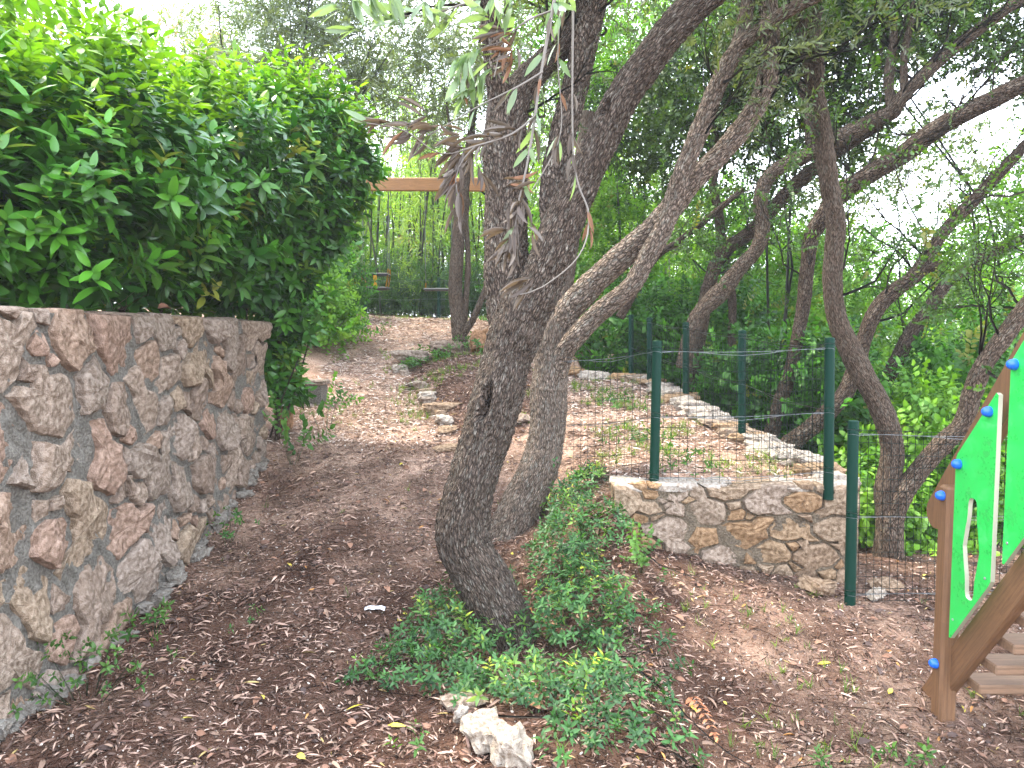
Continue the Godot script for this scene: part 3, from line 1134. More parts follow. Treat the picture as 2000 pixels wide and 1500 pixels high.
func make_sprays() -> void:
	var W := Color.WHITE
	var laurel := leaf_arrays(0.115, 0.042, 0.22, 0.14, 5)
	SPRAY["laurel_leaf"] = laurel
	SPRAY["laurel"] = spray_whorl(laurel, 9, 0.10, Color(0.75, 0.75, 0.75), Color(1.9, 1.7, 1.5))
	SPRAY["laurel2"] = spray_whorl(laurel, 7, 0.14, Color(0.8, 0.8, 0.8), Color(1.5, 1.4, 1.2))
	var oak := leaf_arrays(0.045, 0.024, 0.2, 0.1, 3)
	SPRAY["oak"] = spray_twig(oak, 16, 0.28, 1.0, W * 0.8, W * 1.2)
	var olive := leaf_arrays(0.06, 0.013, 0.15, 0.1, 3)
	SPRAY["olive"] = spray_twig(olive, 22, 0.32, 0.8, W * 0.8, W * 1.15)
	var broad := leaf_arrays(0.075, 0.04, 0.18, 0.15, 3)
	SPRAY["broad"] = spray_twig(broad, 12, 0.32, 1.1, W * 0.8, W * 1.2)
	var big := leaf_arrays(0.12, 0.065, 0.2, 0.2, 2)
	SPRAY["far"] = spray_twig(big, 16, 0.6, 1.0, W * 0.75, W * 1.2)
	var reed := leaf_arrays(0.16, 0.018, 0.1, 0.35, 3, 0.3)
	SPRAY["bamboo"] = spray_twig(reed, 10, 0.3, 0.9, W * 0.8, W * 1.2, 0.35)
	SPRAY["pinnate"] = spray_pinnate(leaf_arrays(0.11, 0.04, 0.1, 0.2, 3, 0.35), 10, 0.55, W * 0.85, W * 1.15)
	SPRAY["fern"] = spray_pinnate(leaf_arrays(0.09, 0.016, 0.05, 0.2, 2, 0.3), 14, 0.42, W * 0.8, W * 1.15)
	SPRAY["vine_leaf"] = leaf_arrays(0.048, 0.016, 0.2, 0.15, 4, 0.4)
	SPRAY["vine"] = spray_whorl(SPRAY.vine_leaf, 7, 0.045, W * 0.85, W * 1.35)
	SPRAY["vine2"] = spray_whorl(leaf_arrays(0.036, 0.015, 0.2, 0.15, 3, 0.4), 5, 0.025, W * 0.85, W * 1.3)

func tree(called: String, label: String, category: String, trunk: Array, limbs: Array, bark: Material, segs: int, step: float, lump: float, plate: float, seed_: float, group := "", dents: Array = []) -> Node3D:
	var at := Vector3(trunk[0], trunk[1], trunk[2])
	var t := thing(called, label, category, at, group)
	part("trunk", tube(trunk, segs, step, lump, plate, seed_, dents), bark, t, -at)
	for l in limbs:
		part("limb", tube(l, maxi(6, int(segs * 0.8)), step, lump, plate, seed_ + 3.0, dents), bark, t, -at)
	return t

func add_part_copies(t: Node3D, called: String, mesh: Mesh, material: Material, T: Array, cols: Array) -> void:
	var o := copies(called, mesh, material, T, cols, t)
	o.position = -t.position

func trees() -> void:
	make_sprays()
	var oakc := [Color(0.04, 0.09, 0.022), Color(0.12, 0.22, 0.04), Color(0.22, 0.22, 0.04)]
	var olivec := [Color(0.12, 0.15, 0.09), Color(0.22, 0.26, 0.16)]
	# the crooked tree in front
	var t1 := tree("olive_tree", "crooked foreground tree whose S-bent trunk rises out of green vines", "tree", [0.032,-0.321,-3.835,0.201,0,-0.155,-3.847,0.166,-0.04,-0.026,-3.855,0.153,-0.097,0.086,-3.863,0.153,-0.15,0.193,-3.87,0.148,-0.209,0.295,-3.877,0.14,-0.255,0.397,-3.884,0.14,-0.255,0.509,-3.892,0.138,-0.233,0.63,-3.9,0.136,-0.199,0.75,-3.908,0.131,-0.159,0.883,-3.927,0.13,-0.121,1.002,-3.945,0.132,-0.078,1.163,-3.966,0.134,-0.027,1.364,-4,0.133,0.022,1.514,-4.01,0.139,0.06,1.636,-4.018,0.133,0.098,1.744,-4.026,0.114], [[0.027,1.5,-4.009,0.114,0.095,1.635,-3.998,0.114,0.161,1.782,-3.988,0.11,0.219,1.927,-3.978,0.11,0.277,2.085,-3.969,0.107,0.331,2.214,-3.957,0.098,0.395,2.342,-3.946,0.09,0.471,2.513,-3.928,0.086,0.555,2.685,-3.889,0.083,0.683,2.86,-3.851,0.08,0.817,3.017,-3.812,0.078,0.992,3.17,-3.772,0.074,1.206,3.305,-3.681,0.066,1.432,3.436,-3.539,0.055], [0,1.473,-4.047,0.11,-0.028,1.638,-4.079,0.116,-0.036,1.832,-4.112,0.119,-0.033,2.056,-4.147,0.117,-0.031,2.282,-4.183,0.115,-0.037,2.51,-4.218,0.118,-0.023,2.698,-4.251,0.113,0.057,2.866,-4.303,0.083,0.173,3.012,-4.363,0.072,0.307,3.161,-4.423,0.067,0.409,3.307,-4.433,0.064,0.497,3.511,-4.447,0.058], [-0.034,2.594,-4.224,0.084,-0.07,2.834,-4.2,0.067,-0.105,3.065,-4.166,0.058,-0.122,3.262,-4.129,0.052,-0.148,3.481,-4.094,0.046], [0.257,1.986,-4.022,0.081,0.229,2.154,-4.074,0.079,0.232,2.298,-4.124,0.076,0.266,2.533,-4.2,0.07,0.317,2.741,-4.254,0.071,0.371,2.952,-4.308,0.071,0.422,3.171,-4.373,0.072,0.467,3.394,-4.439,0.073,0.511,3.657,-4.456,0.064]], M.bark, 90, 0.011, 0.075, 0.007, 1.0, "", [[Vector3(-0.143, 1.137, -3.814), 0.12, 0.03, 0.12, 0.03], [Vector3(-0.167, 1.012, -3.806), 0.035, 0.022, 0.03, 0.006], [Vector3(0.459, 2.623, -3.835), 0.045, 0.018, 0.05, 0.008], [Vector3(0.333, 2.222, -3.888), 0.05, 0.02, 0.045, 0.008], [Vector3(0.396, 2.162, -3.884), 0.06, 0.016, 0.045, 0.006]])
	add_part_copies(t1, "crown", SPRAY.olive, M.leaf, scatter([0.3, 4.5, -3.4, 1.5, 0.75, 1.1, 1.7, 4.6, -3.2, 1.2, 0.8, 1.0, -0.6, 4.6, -4.2, 1.2, 0.8, 1.0], 1500, 0.3, 0.6, 0.0, 0.7, 0.8, 1.3, 0.0), olivec)
	var t2 := tree("olive_tree", "pale grey tree behind the crooked one with two limbs reaching right", "tree", [-0.052,0.031,-5.012,0.173,0.01,0.186,-5.023,0.156,0.069,0.342,-5.033,0.139,0.149,0.515,-5.045,0.132,0.209,0.684,-5.076,0.125,0.237,0.838,-5.107,0.122,0.253,1.079,-5.163,0.123,0.272,1.324,-5.2,0.118,0.293,1.5,-5.212,0.113,0.328,1.678,-5.274,0.093,0.364,1.895,-5.339,0.076,0.396,2.111,-5.354,0.068,0.439,2.398,-5.373,0.061,0.486,2.685,-5.393,0.054,0.54,3.045,-5.417,0.047], [[0.276,1.359,-5.202,0.099,0.334,1.535,-5.194,0.091,0.409,1.685,-5.174,0.087,0.596,1.884,-5.138,0.087,0.799,2.061,-5.1,0.082,0.978,2.229,-5.061,0.078,1.1,2.378,-5.051,0.074,1.187,2.496,-5.029,0.071,1.388,2.699,-4.993,0.067,1.542,2.9,-4.956,0.066,1.624,3.114,-4.921,0.065,1.626,3.351,-4.887,0.061,1.597,3.571,-4.852,0.057,1.565,3.857,-4.871,0.051], [0.308,1.22,-5.153,0.07,0.341,1.344,-5.121,0.073,0.397,1.438,-5.087,0.069,0.584,1.636,-5.021,0.065,0.779,1.807,-4.952,0.062,0.899,2.025,-4.947,0.062,0.981,2.178,-4.937,0.061,1.048,2.371,-4.92,0.061,1.097,2.545,-4.902,0.059,1.202,2.806,-4.88,0.057,1.3,3.061,-4.867,0.055,1.405,3.268,-4.831,0.048,1.522,3.352,-4.736,0.042,1.66,3.425,-4.641,0.038,1.823,3.483,-4.545,0.033,2.045,3.569,-4.45,0.026], [1.385,3.221,-4.848,0.045,1.439,3.363,-4.878,0.045,1.488,3.565,-4.911,0.044,1.526,3.842,-4.97,0.039]], M.bark_grey, 70, 0.013, 0.075, 0.006, 21.0)
	add_part_copies(t2, "crown", SPRAY.olive, M.leaf, scatter([1.6, 4.6, -4.6, 1.2, 0.8, 1.0, 0.6, 4.8, -5.4, 1.1, 0.8, 1.0, 2.3, 4.3, -4.4, 0.9, 0.7, 0.8], 1300, 0.3, 0.6, 0.0, 0.7, 0.8, 1.3, 0.0), olivec)
	var t3 := tree("young_tree", "slim forked tree standing by boulders at the bend of the path", "tree", [-0.599,1.164,-8.998,0.113,-0.611,1.293,-9.007,0.103,-0.63,1.5,-9.021,0.09,-0.666,1.866,-9.046,0.083,-0.673,2.171,-9.066,0.081,-0.648,2.537,-9.091,0.078,-0.624,2.842,-9.112,0.078,-0.599,3.086,-9.128,0.073,-0.563,3.33,-9.145,0.064,-0.514,3.635,-9.166,0.054,-0.477,4.001,-9.191,0.044,-0.416,4.55,-9.228,0.032,-0.379,5.038,-9.261,0.02,-0.306,5.465,-9.29,0.007], [[-0.581,1.561,-9.025,0.044,-0.538,2.049,-9.058,0.034,-0.526,2.415,-9.083,0.032,-0.55,2.842,-9.112,0.032,-0.538,3.147,-9.133,0.029,-0.611,3.513,-9.158,0.024,-0.734,3.94,-9.187,0.017,-0.807,4.428,-9.22,0.007], [-0.592,1.47,-8.999,0.049,-0.486,1.621,-8.979,0.039,-0.399,1.802,-8.941,0.036,-0.327,1.983,-8.953,0.034,-0.212,2.284,-8.974,0.031,0,2.767,-9.007,0.024,0.151,3.31,-9.043,0.017,0.242,3.853,-9.08,0.007]], M.bark_mid, 24, 0.03, 0.06, 0.004, 31.0)
	add_part_copies(t3, "crown", SPRAY.olive, M.leaf, scatter([-0.45, 4.9, -9.0, 0.7, 0.7, 0.6, 0.2, 4.2, -9.1, 0.5, 0.6, 0.5, -0.8, 4.4, -9.0, 0.4, 0.5, 0.4], 620, 0.3, 0.6, 0.0, 0.7, 0.8, 1.3, 0.0), olivec)
	var t4 := tree("wood_tree", "forked tree beside the corner of the retaining wall, its pale left stem winding upwards", "tree", [2.785,-0.322,-5.489,0.133,2.796,-0.132,-5.502,0.107,2.8,0.096,-5.517,0.095,2.789,0.323,-5.533,0.088,2.819,0.551,-5.548,0.084,2.798,0.744,-5.541,0.082,2.705,0.972,-5.537,0.079,2.567,1.218,-5.534,0.081,2.445,1.444,-5.529,0.077,2.361,1.649,-5.523,0.071,2.331,1.871,-5.518,0.067,2.337,2.129,-5.515,0.069,2.336,2.311,-5.508,0.067,2.29,2.529,-5.502,0.064,2.245,2.781,-5.499,0.062,2.215,2.977,-5.493,0.06,2.156,3.208,-5.488,0.055,2.104,3.455,-5.485,0.053,2.06,3.664,-5.479,0.051,2.016,3.907,-5.476,0.047,1.98,4.194,-5.495,0.043], [[2.798,0.025,-5.493,0.083,2.835,0.24,-5.477,0.075,2.952,0.475,-5.443,0.069,3.11,0.695,-5.408,0.067,3.228,0.848,-5.368,0.066,3.27,1.064,-5.343,0.062,3.305,1.249,-5.295,0.061,3.406,1.447,-5.258,0.061,3.533,1.659,-5.223,0.06,3.707,1.915,-5.14,0.055,3.94,2.212,-5.06,0.048], [2.163,3.171,-5.486,0.044,2.153,3.368,-5.439,0.04,2.132,3.619,-5.456,0.038,2.153,3.871,-5.473,0.036,2.182,4.158,-5.493,0.032]], M.bark_mid, 40, 0.02, 0.07, 0.004, 41.0, "trees of the wood behind the fence")
	add_part_copies(t4, "crown", SPRAY.oak, M.leaf, scatter([2.2, 4.4, -5.5, 0.9, 0.6, 0.8, 1.5, 4.6, -5.8, 0.9, 0.5, 0.8], 600, 0.2, 0.5, 0.1, 0.7, 0.8, 1.2, -0.05), oakc)
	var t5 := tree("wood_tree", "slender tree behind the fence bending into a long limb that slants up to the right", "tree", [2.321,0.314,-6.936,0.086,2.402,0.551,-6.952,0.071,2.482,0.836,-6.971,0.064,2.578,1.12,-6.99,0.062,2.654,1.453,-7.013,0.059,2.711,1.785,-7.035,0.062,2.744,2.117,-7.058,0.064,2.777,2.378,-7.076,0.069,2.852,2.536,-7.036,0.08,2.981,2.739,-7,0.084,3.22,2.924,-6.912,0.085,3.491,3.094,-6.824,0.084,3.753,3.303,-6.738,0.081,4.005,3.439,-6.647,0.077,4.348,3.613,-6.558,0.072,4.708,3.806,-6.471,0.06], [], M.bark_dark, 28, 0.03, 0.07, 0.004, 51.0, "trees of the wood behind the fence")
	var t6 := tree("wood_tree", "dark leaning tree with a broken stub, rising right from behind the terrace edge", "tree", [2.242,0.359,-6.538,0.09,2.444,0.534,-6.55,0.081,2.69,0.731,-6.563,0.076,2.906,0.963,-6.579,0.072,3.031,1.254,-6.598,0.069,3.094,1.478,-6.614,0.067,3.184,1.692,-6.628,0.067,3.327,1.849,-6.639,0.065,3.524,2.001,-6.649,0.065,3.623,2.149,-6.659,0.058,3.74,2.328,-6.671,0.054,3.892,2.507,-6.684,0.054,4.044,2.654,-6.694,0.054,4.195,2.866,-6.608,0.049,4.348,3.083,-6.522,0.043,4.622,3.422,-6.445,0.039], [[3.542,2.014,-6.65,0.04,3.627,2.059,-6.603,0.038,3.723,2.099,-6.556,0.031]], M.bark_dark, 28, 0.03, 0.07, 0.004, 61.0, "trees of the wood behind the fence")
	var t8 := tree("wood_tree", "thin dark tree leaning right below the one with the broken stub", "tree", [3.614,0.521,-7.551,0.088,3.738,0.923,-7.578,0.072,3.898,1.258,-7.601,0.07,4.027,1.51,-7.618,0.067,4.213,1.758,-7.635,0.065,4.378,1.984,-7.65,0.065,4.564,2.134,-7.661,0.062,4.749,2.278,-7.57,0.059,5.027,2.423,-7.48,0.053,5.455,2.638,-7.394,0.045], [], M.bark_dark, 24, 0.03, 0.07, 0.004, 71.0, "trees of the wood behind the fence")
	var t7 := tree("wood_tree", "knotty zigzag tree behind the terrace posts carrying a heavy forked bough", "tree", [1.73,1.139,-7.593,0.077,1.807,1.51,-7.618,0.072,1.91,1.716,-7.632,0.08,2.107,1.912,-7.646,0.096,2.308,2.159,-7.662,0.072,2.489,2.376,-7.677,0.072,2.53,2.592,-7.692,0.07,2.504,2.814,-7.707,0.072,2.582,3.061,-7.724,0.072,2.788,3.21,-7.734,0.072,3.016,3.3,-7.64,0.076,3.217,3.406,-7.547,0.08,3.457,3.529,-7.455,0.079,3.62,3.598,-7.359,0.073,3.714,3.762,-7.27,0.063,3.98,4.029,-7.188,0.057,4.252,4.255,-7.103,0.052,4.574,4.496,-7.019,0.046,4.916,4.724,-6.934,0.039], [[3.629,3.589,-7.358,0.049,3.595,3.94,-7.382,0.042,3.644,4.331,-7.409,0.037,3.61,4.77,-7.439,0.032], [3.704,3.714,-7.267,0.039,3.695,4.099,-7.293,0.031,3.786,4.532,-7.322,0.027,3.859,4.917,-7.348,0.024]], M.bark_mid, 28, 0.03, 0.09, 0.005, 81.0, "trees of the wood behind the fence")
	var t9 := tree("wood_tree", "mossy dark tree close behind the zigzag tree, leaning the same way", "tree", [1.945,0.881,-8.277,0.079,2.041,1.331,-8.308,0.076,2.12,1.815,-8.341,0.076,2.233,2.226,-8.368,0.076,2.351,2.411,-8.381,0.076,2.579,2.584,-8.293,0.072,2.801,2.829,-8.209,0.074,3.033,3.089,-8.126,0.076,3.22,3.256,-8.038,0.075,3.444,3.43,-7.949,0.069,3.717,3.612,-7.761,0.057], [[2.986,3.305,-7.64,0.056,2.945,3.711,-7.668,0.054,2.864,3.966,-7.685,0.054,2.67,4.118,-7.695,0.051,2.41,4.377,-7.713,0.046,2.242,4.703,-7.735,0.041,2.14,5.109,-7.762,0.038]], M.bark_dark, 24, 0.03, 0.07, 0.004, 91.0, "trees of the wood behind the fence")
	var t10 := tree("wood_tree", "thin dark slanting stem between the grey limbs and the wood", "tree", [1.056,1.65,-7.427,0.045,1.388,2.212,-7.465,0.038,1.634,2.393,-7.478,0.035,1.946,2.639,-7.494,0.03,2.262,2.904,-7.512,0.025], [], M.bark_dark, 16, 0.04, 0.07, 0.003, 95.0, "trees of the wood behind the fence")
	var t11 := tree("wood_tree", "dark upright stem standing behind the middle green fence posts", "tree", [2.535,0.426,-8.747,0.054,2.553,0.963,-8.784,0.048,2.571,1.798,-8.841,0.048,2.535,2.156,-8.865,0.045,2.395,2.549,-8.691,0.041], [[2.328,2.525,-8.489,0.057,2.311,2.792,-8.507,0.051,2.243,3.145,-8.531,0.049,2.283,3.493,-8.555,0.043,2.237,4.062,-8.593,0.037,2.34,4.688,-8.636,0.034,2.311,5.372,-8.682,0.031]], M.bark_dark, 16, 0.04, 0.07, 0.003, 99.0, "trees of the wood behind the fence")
	# thin branches
	for a in [[t1, [[0,1.473,-4.047,0.11,-0.028,1.638,-4.079,0.116,-0.036,1.832,-4.112,0.119,-0.033,2.056,-4.147,0.117,-0.031,2.282,-4.183,0.115,-0.037,2.51,-4.218,0.118,-0.023,2.698,-4.251,0.113,0.057,2.866,-4.303,0.083,0.173,3.012,-4.363,0.072,0.307,3.161,-4.423,0.067,0.409,3.307,-4.433,0.064,0.497,3.511,-4.447,0.058], [-0.034,2.594,-4.224,0.084,-0.07,2.834,-4.2,0.067,-0.105,3.065,-4.166,0.058,-0.122,3.262,-4.129,0.052,-0.148,3.481,-4.094,0.046], [0.257,1.986,-4.022,0.081,0.229,2.154,-4.074,0.079,0.232,2.298,-4.124,0.076,0.266,2.533,-4.2,0.07,0.317,2.741,-4.254,0.071,0.371,2.952,-4.308,0.071,0.422,3.171,-4.373,0.072,0.467,3.394,-4.439,0.073,0.511,3.657,-4.456,0.064]], 7, 0.9, 0.010, 0.55], [t2, [[0.276,1.359,-5.202,0.099,0.334,1.535,-5.194,0.091,0.409,1.685,-5.174,0.087,0.596,1.884,-5.138,0.087,0.799,2.061,-5.1,0.082,0.978,2.229,-5.061,0.078,1.1,2.378,-5.051,0.074,1.187,2.496,-5.029,0.071,1.388,2.699,-4.993,0.067,1.542,2.9,-4.956,0.066,1.624,3.114,-4.921,0.065,1.626,3.351,-4.887,0.061,1.597,3.571,-4.852,0.057,1.565,3.857,-4.871,0.051], [0.308,1.22,-5.153,0.07,0.341,1.344,-5.121,0.073,0.397,1.438,-5.087,0.069,0.584,1.636,-5.021,0.065,0.779,1.807,-4.952,0.062,0.899,2.025,-4.947,0.062,0.981,2.178,-4.937,0.061,1.048,2.371,-4.92,0.061,1.097,2.545,-4.902,0.059,1.202,2.806,-4.88,0.057,1.3,3.061,-4.867,0.055,1.405,3.268,-4.831,0.048,1.522,3.352,-4.736,0.042,1.66,3.425,-4.641,0.038,1.823,3.483,-4.545,0.033,2.045,3.569,-4.45,0.026]], 8, 0.8, 0.010, 0.5], [t4, [[2.785,-0.322,-5.489,0.133,2.796,-0.132,-5.502,0.107,2.8,0.096,-5.517,0.095,2.789,0.323,-5.533,0.088,2.819,0.551,-5.548,0.084,2.798,0.744,-5.541,0.082,2.705,0.972,-5.537,0.079,2.567,1.218,-5.534,0.081,2.445,1.444,-5.529,0.077,2.361,1.649,-5.523,0.071,2.331,1.871,-5.518,0.067,2.337,2.129,-5.515,0.069,2.336,2.311,-5.508,0.067,2.29,2.529,-5.502,0.064,2.245,2.781,-5.499,0.062,2.215,2.977,-5.493,0.06,2.156,3.208,-5.488,0.055,2.104,3.455,-5.485,0.053,2.06,3.664,-5.479,0.051,2.016,3.907,-5.476,0.047,1.98,4.194,-5.495,0.043], [2.798,0.025,-5.493,0.083,2.835,0.24,-5.477,0.075,2.952,0.475,-5.443,0.069,3.11,0.695,-5.408,0.067,3.228,0.848,-5.368,0.066,3.27,1.064,-5.343,0.062,3.305,1.249,-5.295,0.061,3.406,1.447,-5.258,0.061,3.533,1.659,-5.223,0.06,3.707,1.915,-5.14,0.055,3.94,2.212,-5.06,0.048]], 10, 0.9, 0.011, 0.45], [t5, [[2.321,0.314,-6.936,0.086,2.402,0.551,-6.952,0.071,2.482,0.836,-6.971,0.064,2.578,1.12,-6.99,0.062,2.654,1.453,-7.013,0.059,2.711,1.785,-7.035,0.062,2.744,2.117,-7.058,0.064,2.777,2.378,-7.076,0.069,2.852,2.536,-7.036,0.08,2.981,2.739,-7,0.084,3.22,2.924,-6.912,0.085,3.491,3.094,-6.824,0.084,3.753,3.303,-6.738,0.081,4.005,3.439,-6.647,0.077,4.348,3.613,-6.558,0.072,4.708,3.806,-6.471,0.06]], 20, 1.0, 0.012, 0.35], [t6, [[2.242,0.359,-6.538,0.09,2.444,0.534,-6.55,0.081,2.69,0.731,-6.563,0.076,2.906,0.963,-6.579,0.072,3.031,1.254,-6.598,0.069,3.094,1.478,-6.614,0.067,3.184,1.692,-6.628,0.067,3.327,1.849,-6.639,0.065,3.524,2.001,-6.649,0.065,3.623,2.149,-6.659,0.058,3.74,2.328,-6.671,0.054,3.892,2.507,-6.684,0.054,4.044,2.654,-6.694,0.054,4.195,2.866,-6.608,0.049,4.348,3.083,-6.522,0.043,4.622,3.422,-6.445,0.039]], 12, 1.0, 0.012, 0.4], [t8, [[3.614,0.521,-7.551,0.088,3.738,0.923,-7.578,0.072,3.898,1.258,-7.601,0.07,4.027,1.51,-7.618,0.067,4.213,1.758,-7.635,0.065,4.378,1.984,-7.65,0.065,4.564,2.134,-7.661,0.062,4.749,2.278,-7.57,0.059,5.027,2.423,-7.48,0.053,5.455,2.638,-7.394,0.045]], 10, 0.9, 0.011, 0.3], [t7, [[1.73,1.139,-7.593,0.077,1.807,1.51,-7.618,0.072,1.91,1.716,-7.632,0.08,2.107,1.912,-7.646,0.096,2.308,2.159,-7.662,0.072,2.489,2.376,-7.677,0.072,2.53,2.592,-7.692,0.07,2.504,2.814,-7.707,0.072,2.582,3.061,-7.724,0.072,2.788,3.21,-7.734,0.072,3.016,3.3,-7.64,0.076,3.217,3.406,-7.547,0.08,3.457,3.529,-7.455,0.079,3.62,3.598,-7.359,0.073,3.714,3.762,-7.27,0.063,3.98,4.029,-7.188,0.057,4.252,4.255,-7.103,0.052,4.574,4.496,-7.019,0.046,4.916,4.724,-6.934,0.039], [3.629,3.589,-7.358,0.049,3.595,3.94,-7.382,0.042,3.644,4.331,-7.409,0.037,3.61,4.77,-7.439,0.032], [3.704,3.714,-7.267,0.039,3.695,4.099,-7.293,0.031,3.786,4.532,-7.322,0.027,3.859,4.917,-7.348,0.024]], 12, 1.0, 0.014, 0.45], [t9, [[1.945,0.881,-8.277,0.079,2.041,1.331,-8.308,0.076,2.12,1.815,-8.341,0.076,2.233,2.226,-8.368,0.076,2.351,2.411,-8.381,0.076,2.579,2.584,-8.293,0.072,2.801,2.829,-8.209,0.074,3.033,3.089,-8.126,0.076,3.22,3.256,-8.038,0.075,3.444,3.43,-7.949,0.069,3.717,3.612,-7.761,0.057], [2.986,3.305,-7.64,0.056,2.945,3.711,-7.668,0.054,2.864,3.966,-7.685,0.054,2.67,4.118,-7.695,0.051,2.41,4.377,-7.713,0.046,2.242,4.703,-7.735,0.041,2.14,5.109,-7.762,0.038]], 9, 0.9, 0.012, 0.3], [t10, [[1.056,1.65,-7.427,0.045,1.388,2.212,-7.465,0.038,1.634,2.393,-7.478,0.035,1.946,2.639,-7.494,0.03,2.262,2.904,-7.512,0.025]], 6, 0.7, 0.008, 0.3], [t11, [[2.328,2.525,-8.489,0.057,2.311,2.792,-8.507,0.051,2.243,3.145,-8.531,0.049,2.283,3.493,-8.555,0.043,2.237,4.062,-8.593,0.037,2.34,4.688,-8.636,0.034,2.311,5.372,-8.682,0.031]], 7, 0.9, 0.01, 0.2], [t3, [[-0.599,1.164,-8.998,0.113,-0.611,1.293,-9.007,0.103,-0.63,1.5,-9.021,0.09,-0.666,1.866,-9.046,0.083,-0.673,2.171,-9.066,0.081,-0.648,2.537,-9.091,0.078,-0.624,2.842,-9.112,0.078,-0.599,3.086,-9.128,0.073,-0.563,3.33,-9.145,0.064,-0.514,3.635,-9.166,0.054,-0.477,4.001,-9.191,0.044,-0.416,4.55,-9.228,0.032,-0.379,5.038,-9.261,0.02,-0.306,5.465,-9.29,0.007], [-0.592,1.47,-8.999,0.049,-0.486,1.621,-8.979,0.039,-0.399,1.802,-8.941,0.036,-0.327,1.983,-8.953,0.034,-0.212,2.284,-8.974,0.031,0,2.767,-9.007,0.024,0.151,3.31,-9.043,0.017,0.242,3.853,-9.08,0.007]], 5, 0.7, 0.008, 0.5]]:
		var lines := twigs_off(a[1], a[2], a[3], a[4], a[5])
		var o := part("branches", twig_mesh(lines), M.twig, a[0], -a[0].position)
		o.set_meta("kind", "stuff")
		# leaves at the ends of the branches
		var T := []
		var green: bool = not (a[0] in [t1, t2, t3])
		for L in lines:
			if L[1] > a[4] * 0.6: continue
			var P: PackedVector3Array = L[0]
			if green and a[0] in [t5, t6, t8] and rng.randf() < 0.5: continue
			for k in (2 if green and not a[0] in [t5, t6, t8] else 1):
				var i := rng.randi_range(1, P.size() - 1)
				T.append(Transform3D(aim((P[i] - P[i - 1]).normalized() + Vector3(rng.randfn(), rng.randfn(), rng.randfn()) * 0.6, rng.randf() * TAU).scaled_local(Vector3.ONE * rng.randf_range(0.6, 1.1)), P[i]))
		add_part_copies(a[0], "leaves", SPRAY.oak if green else SPRAY.olive, M.leaf, T, oakc if green else olivec)
	hanging_branch(t1)

func thin(a: Array, k: float) -> Array:
	var b := a.duplicate()
	for i in range(3, b.size(), 4): b[i] *= k
	return b

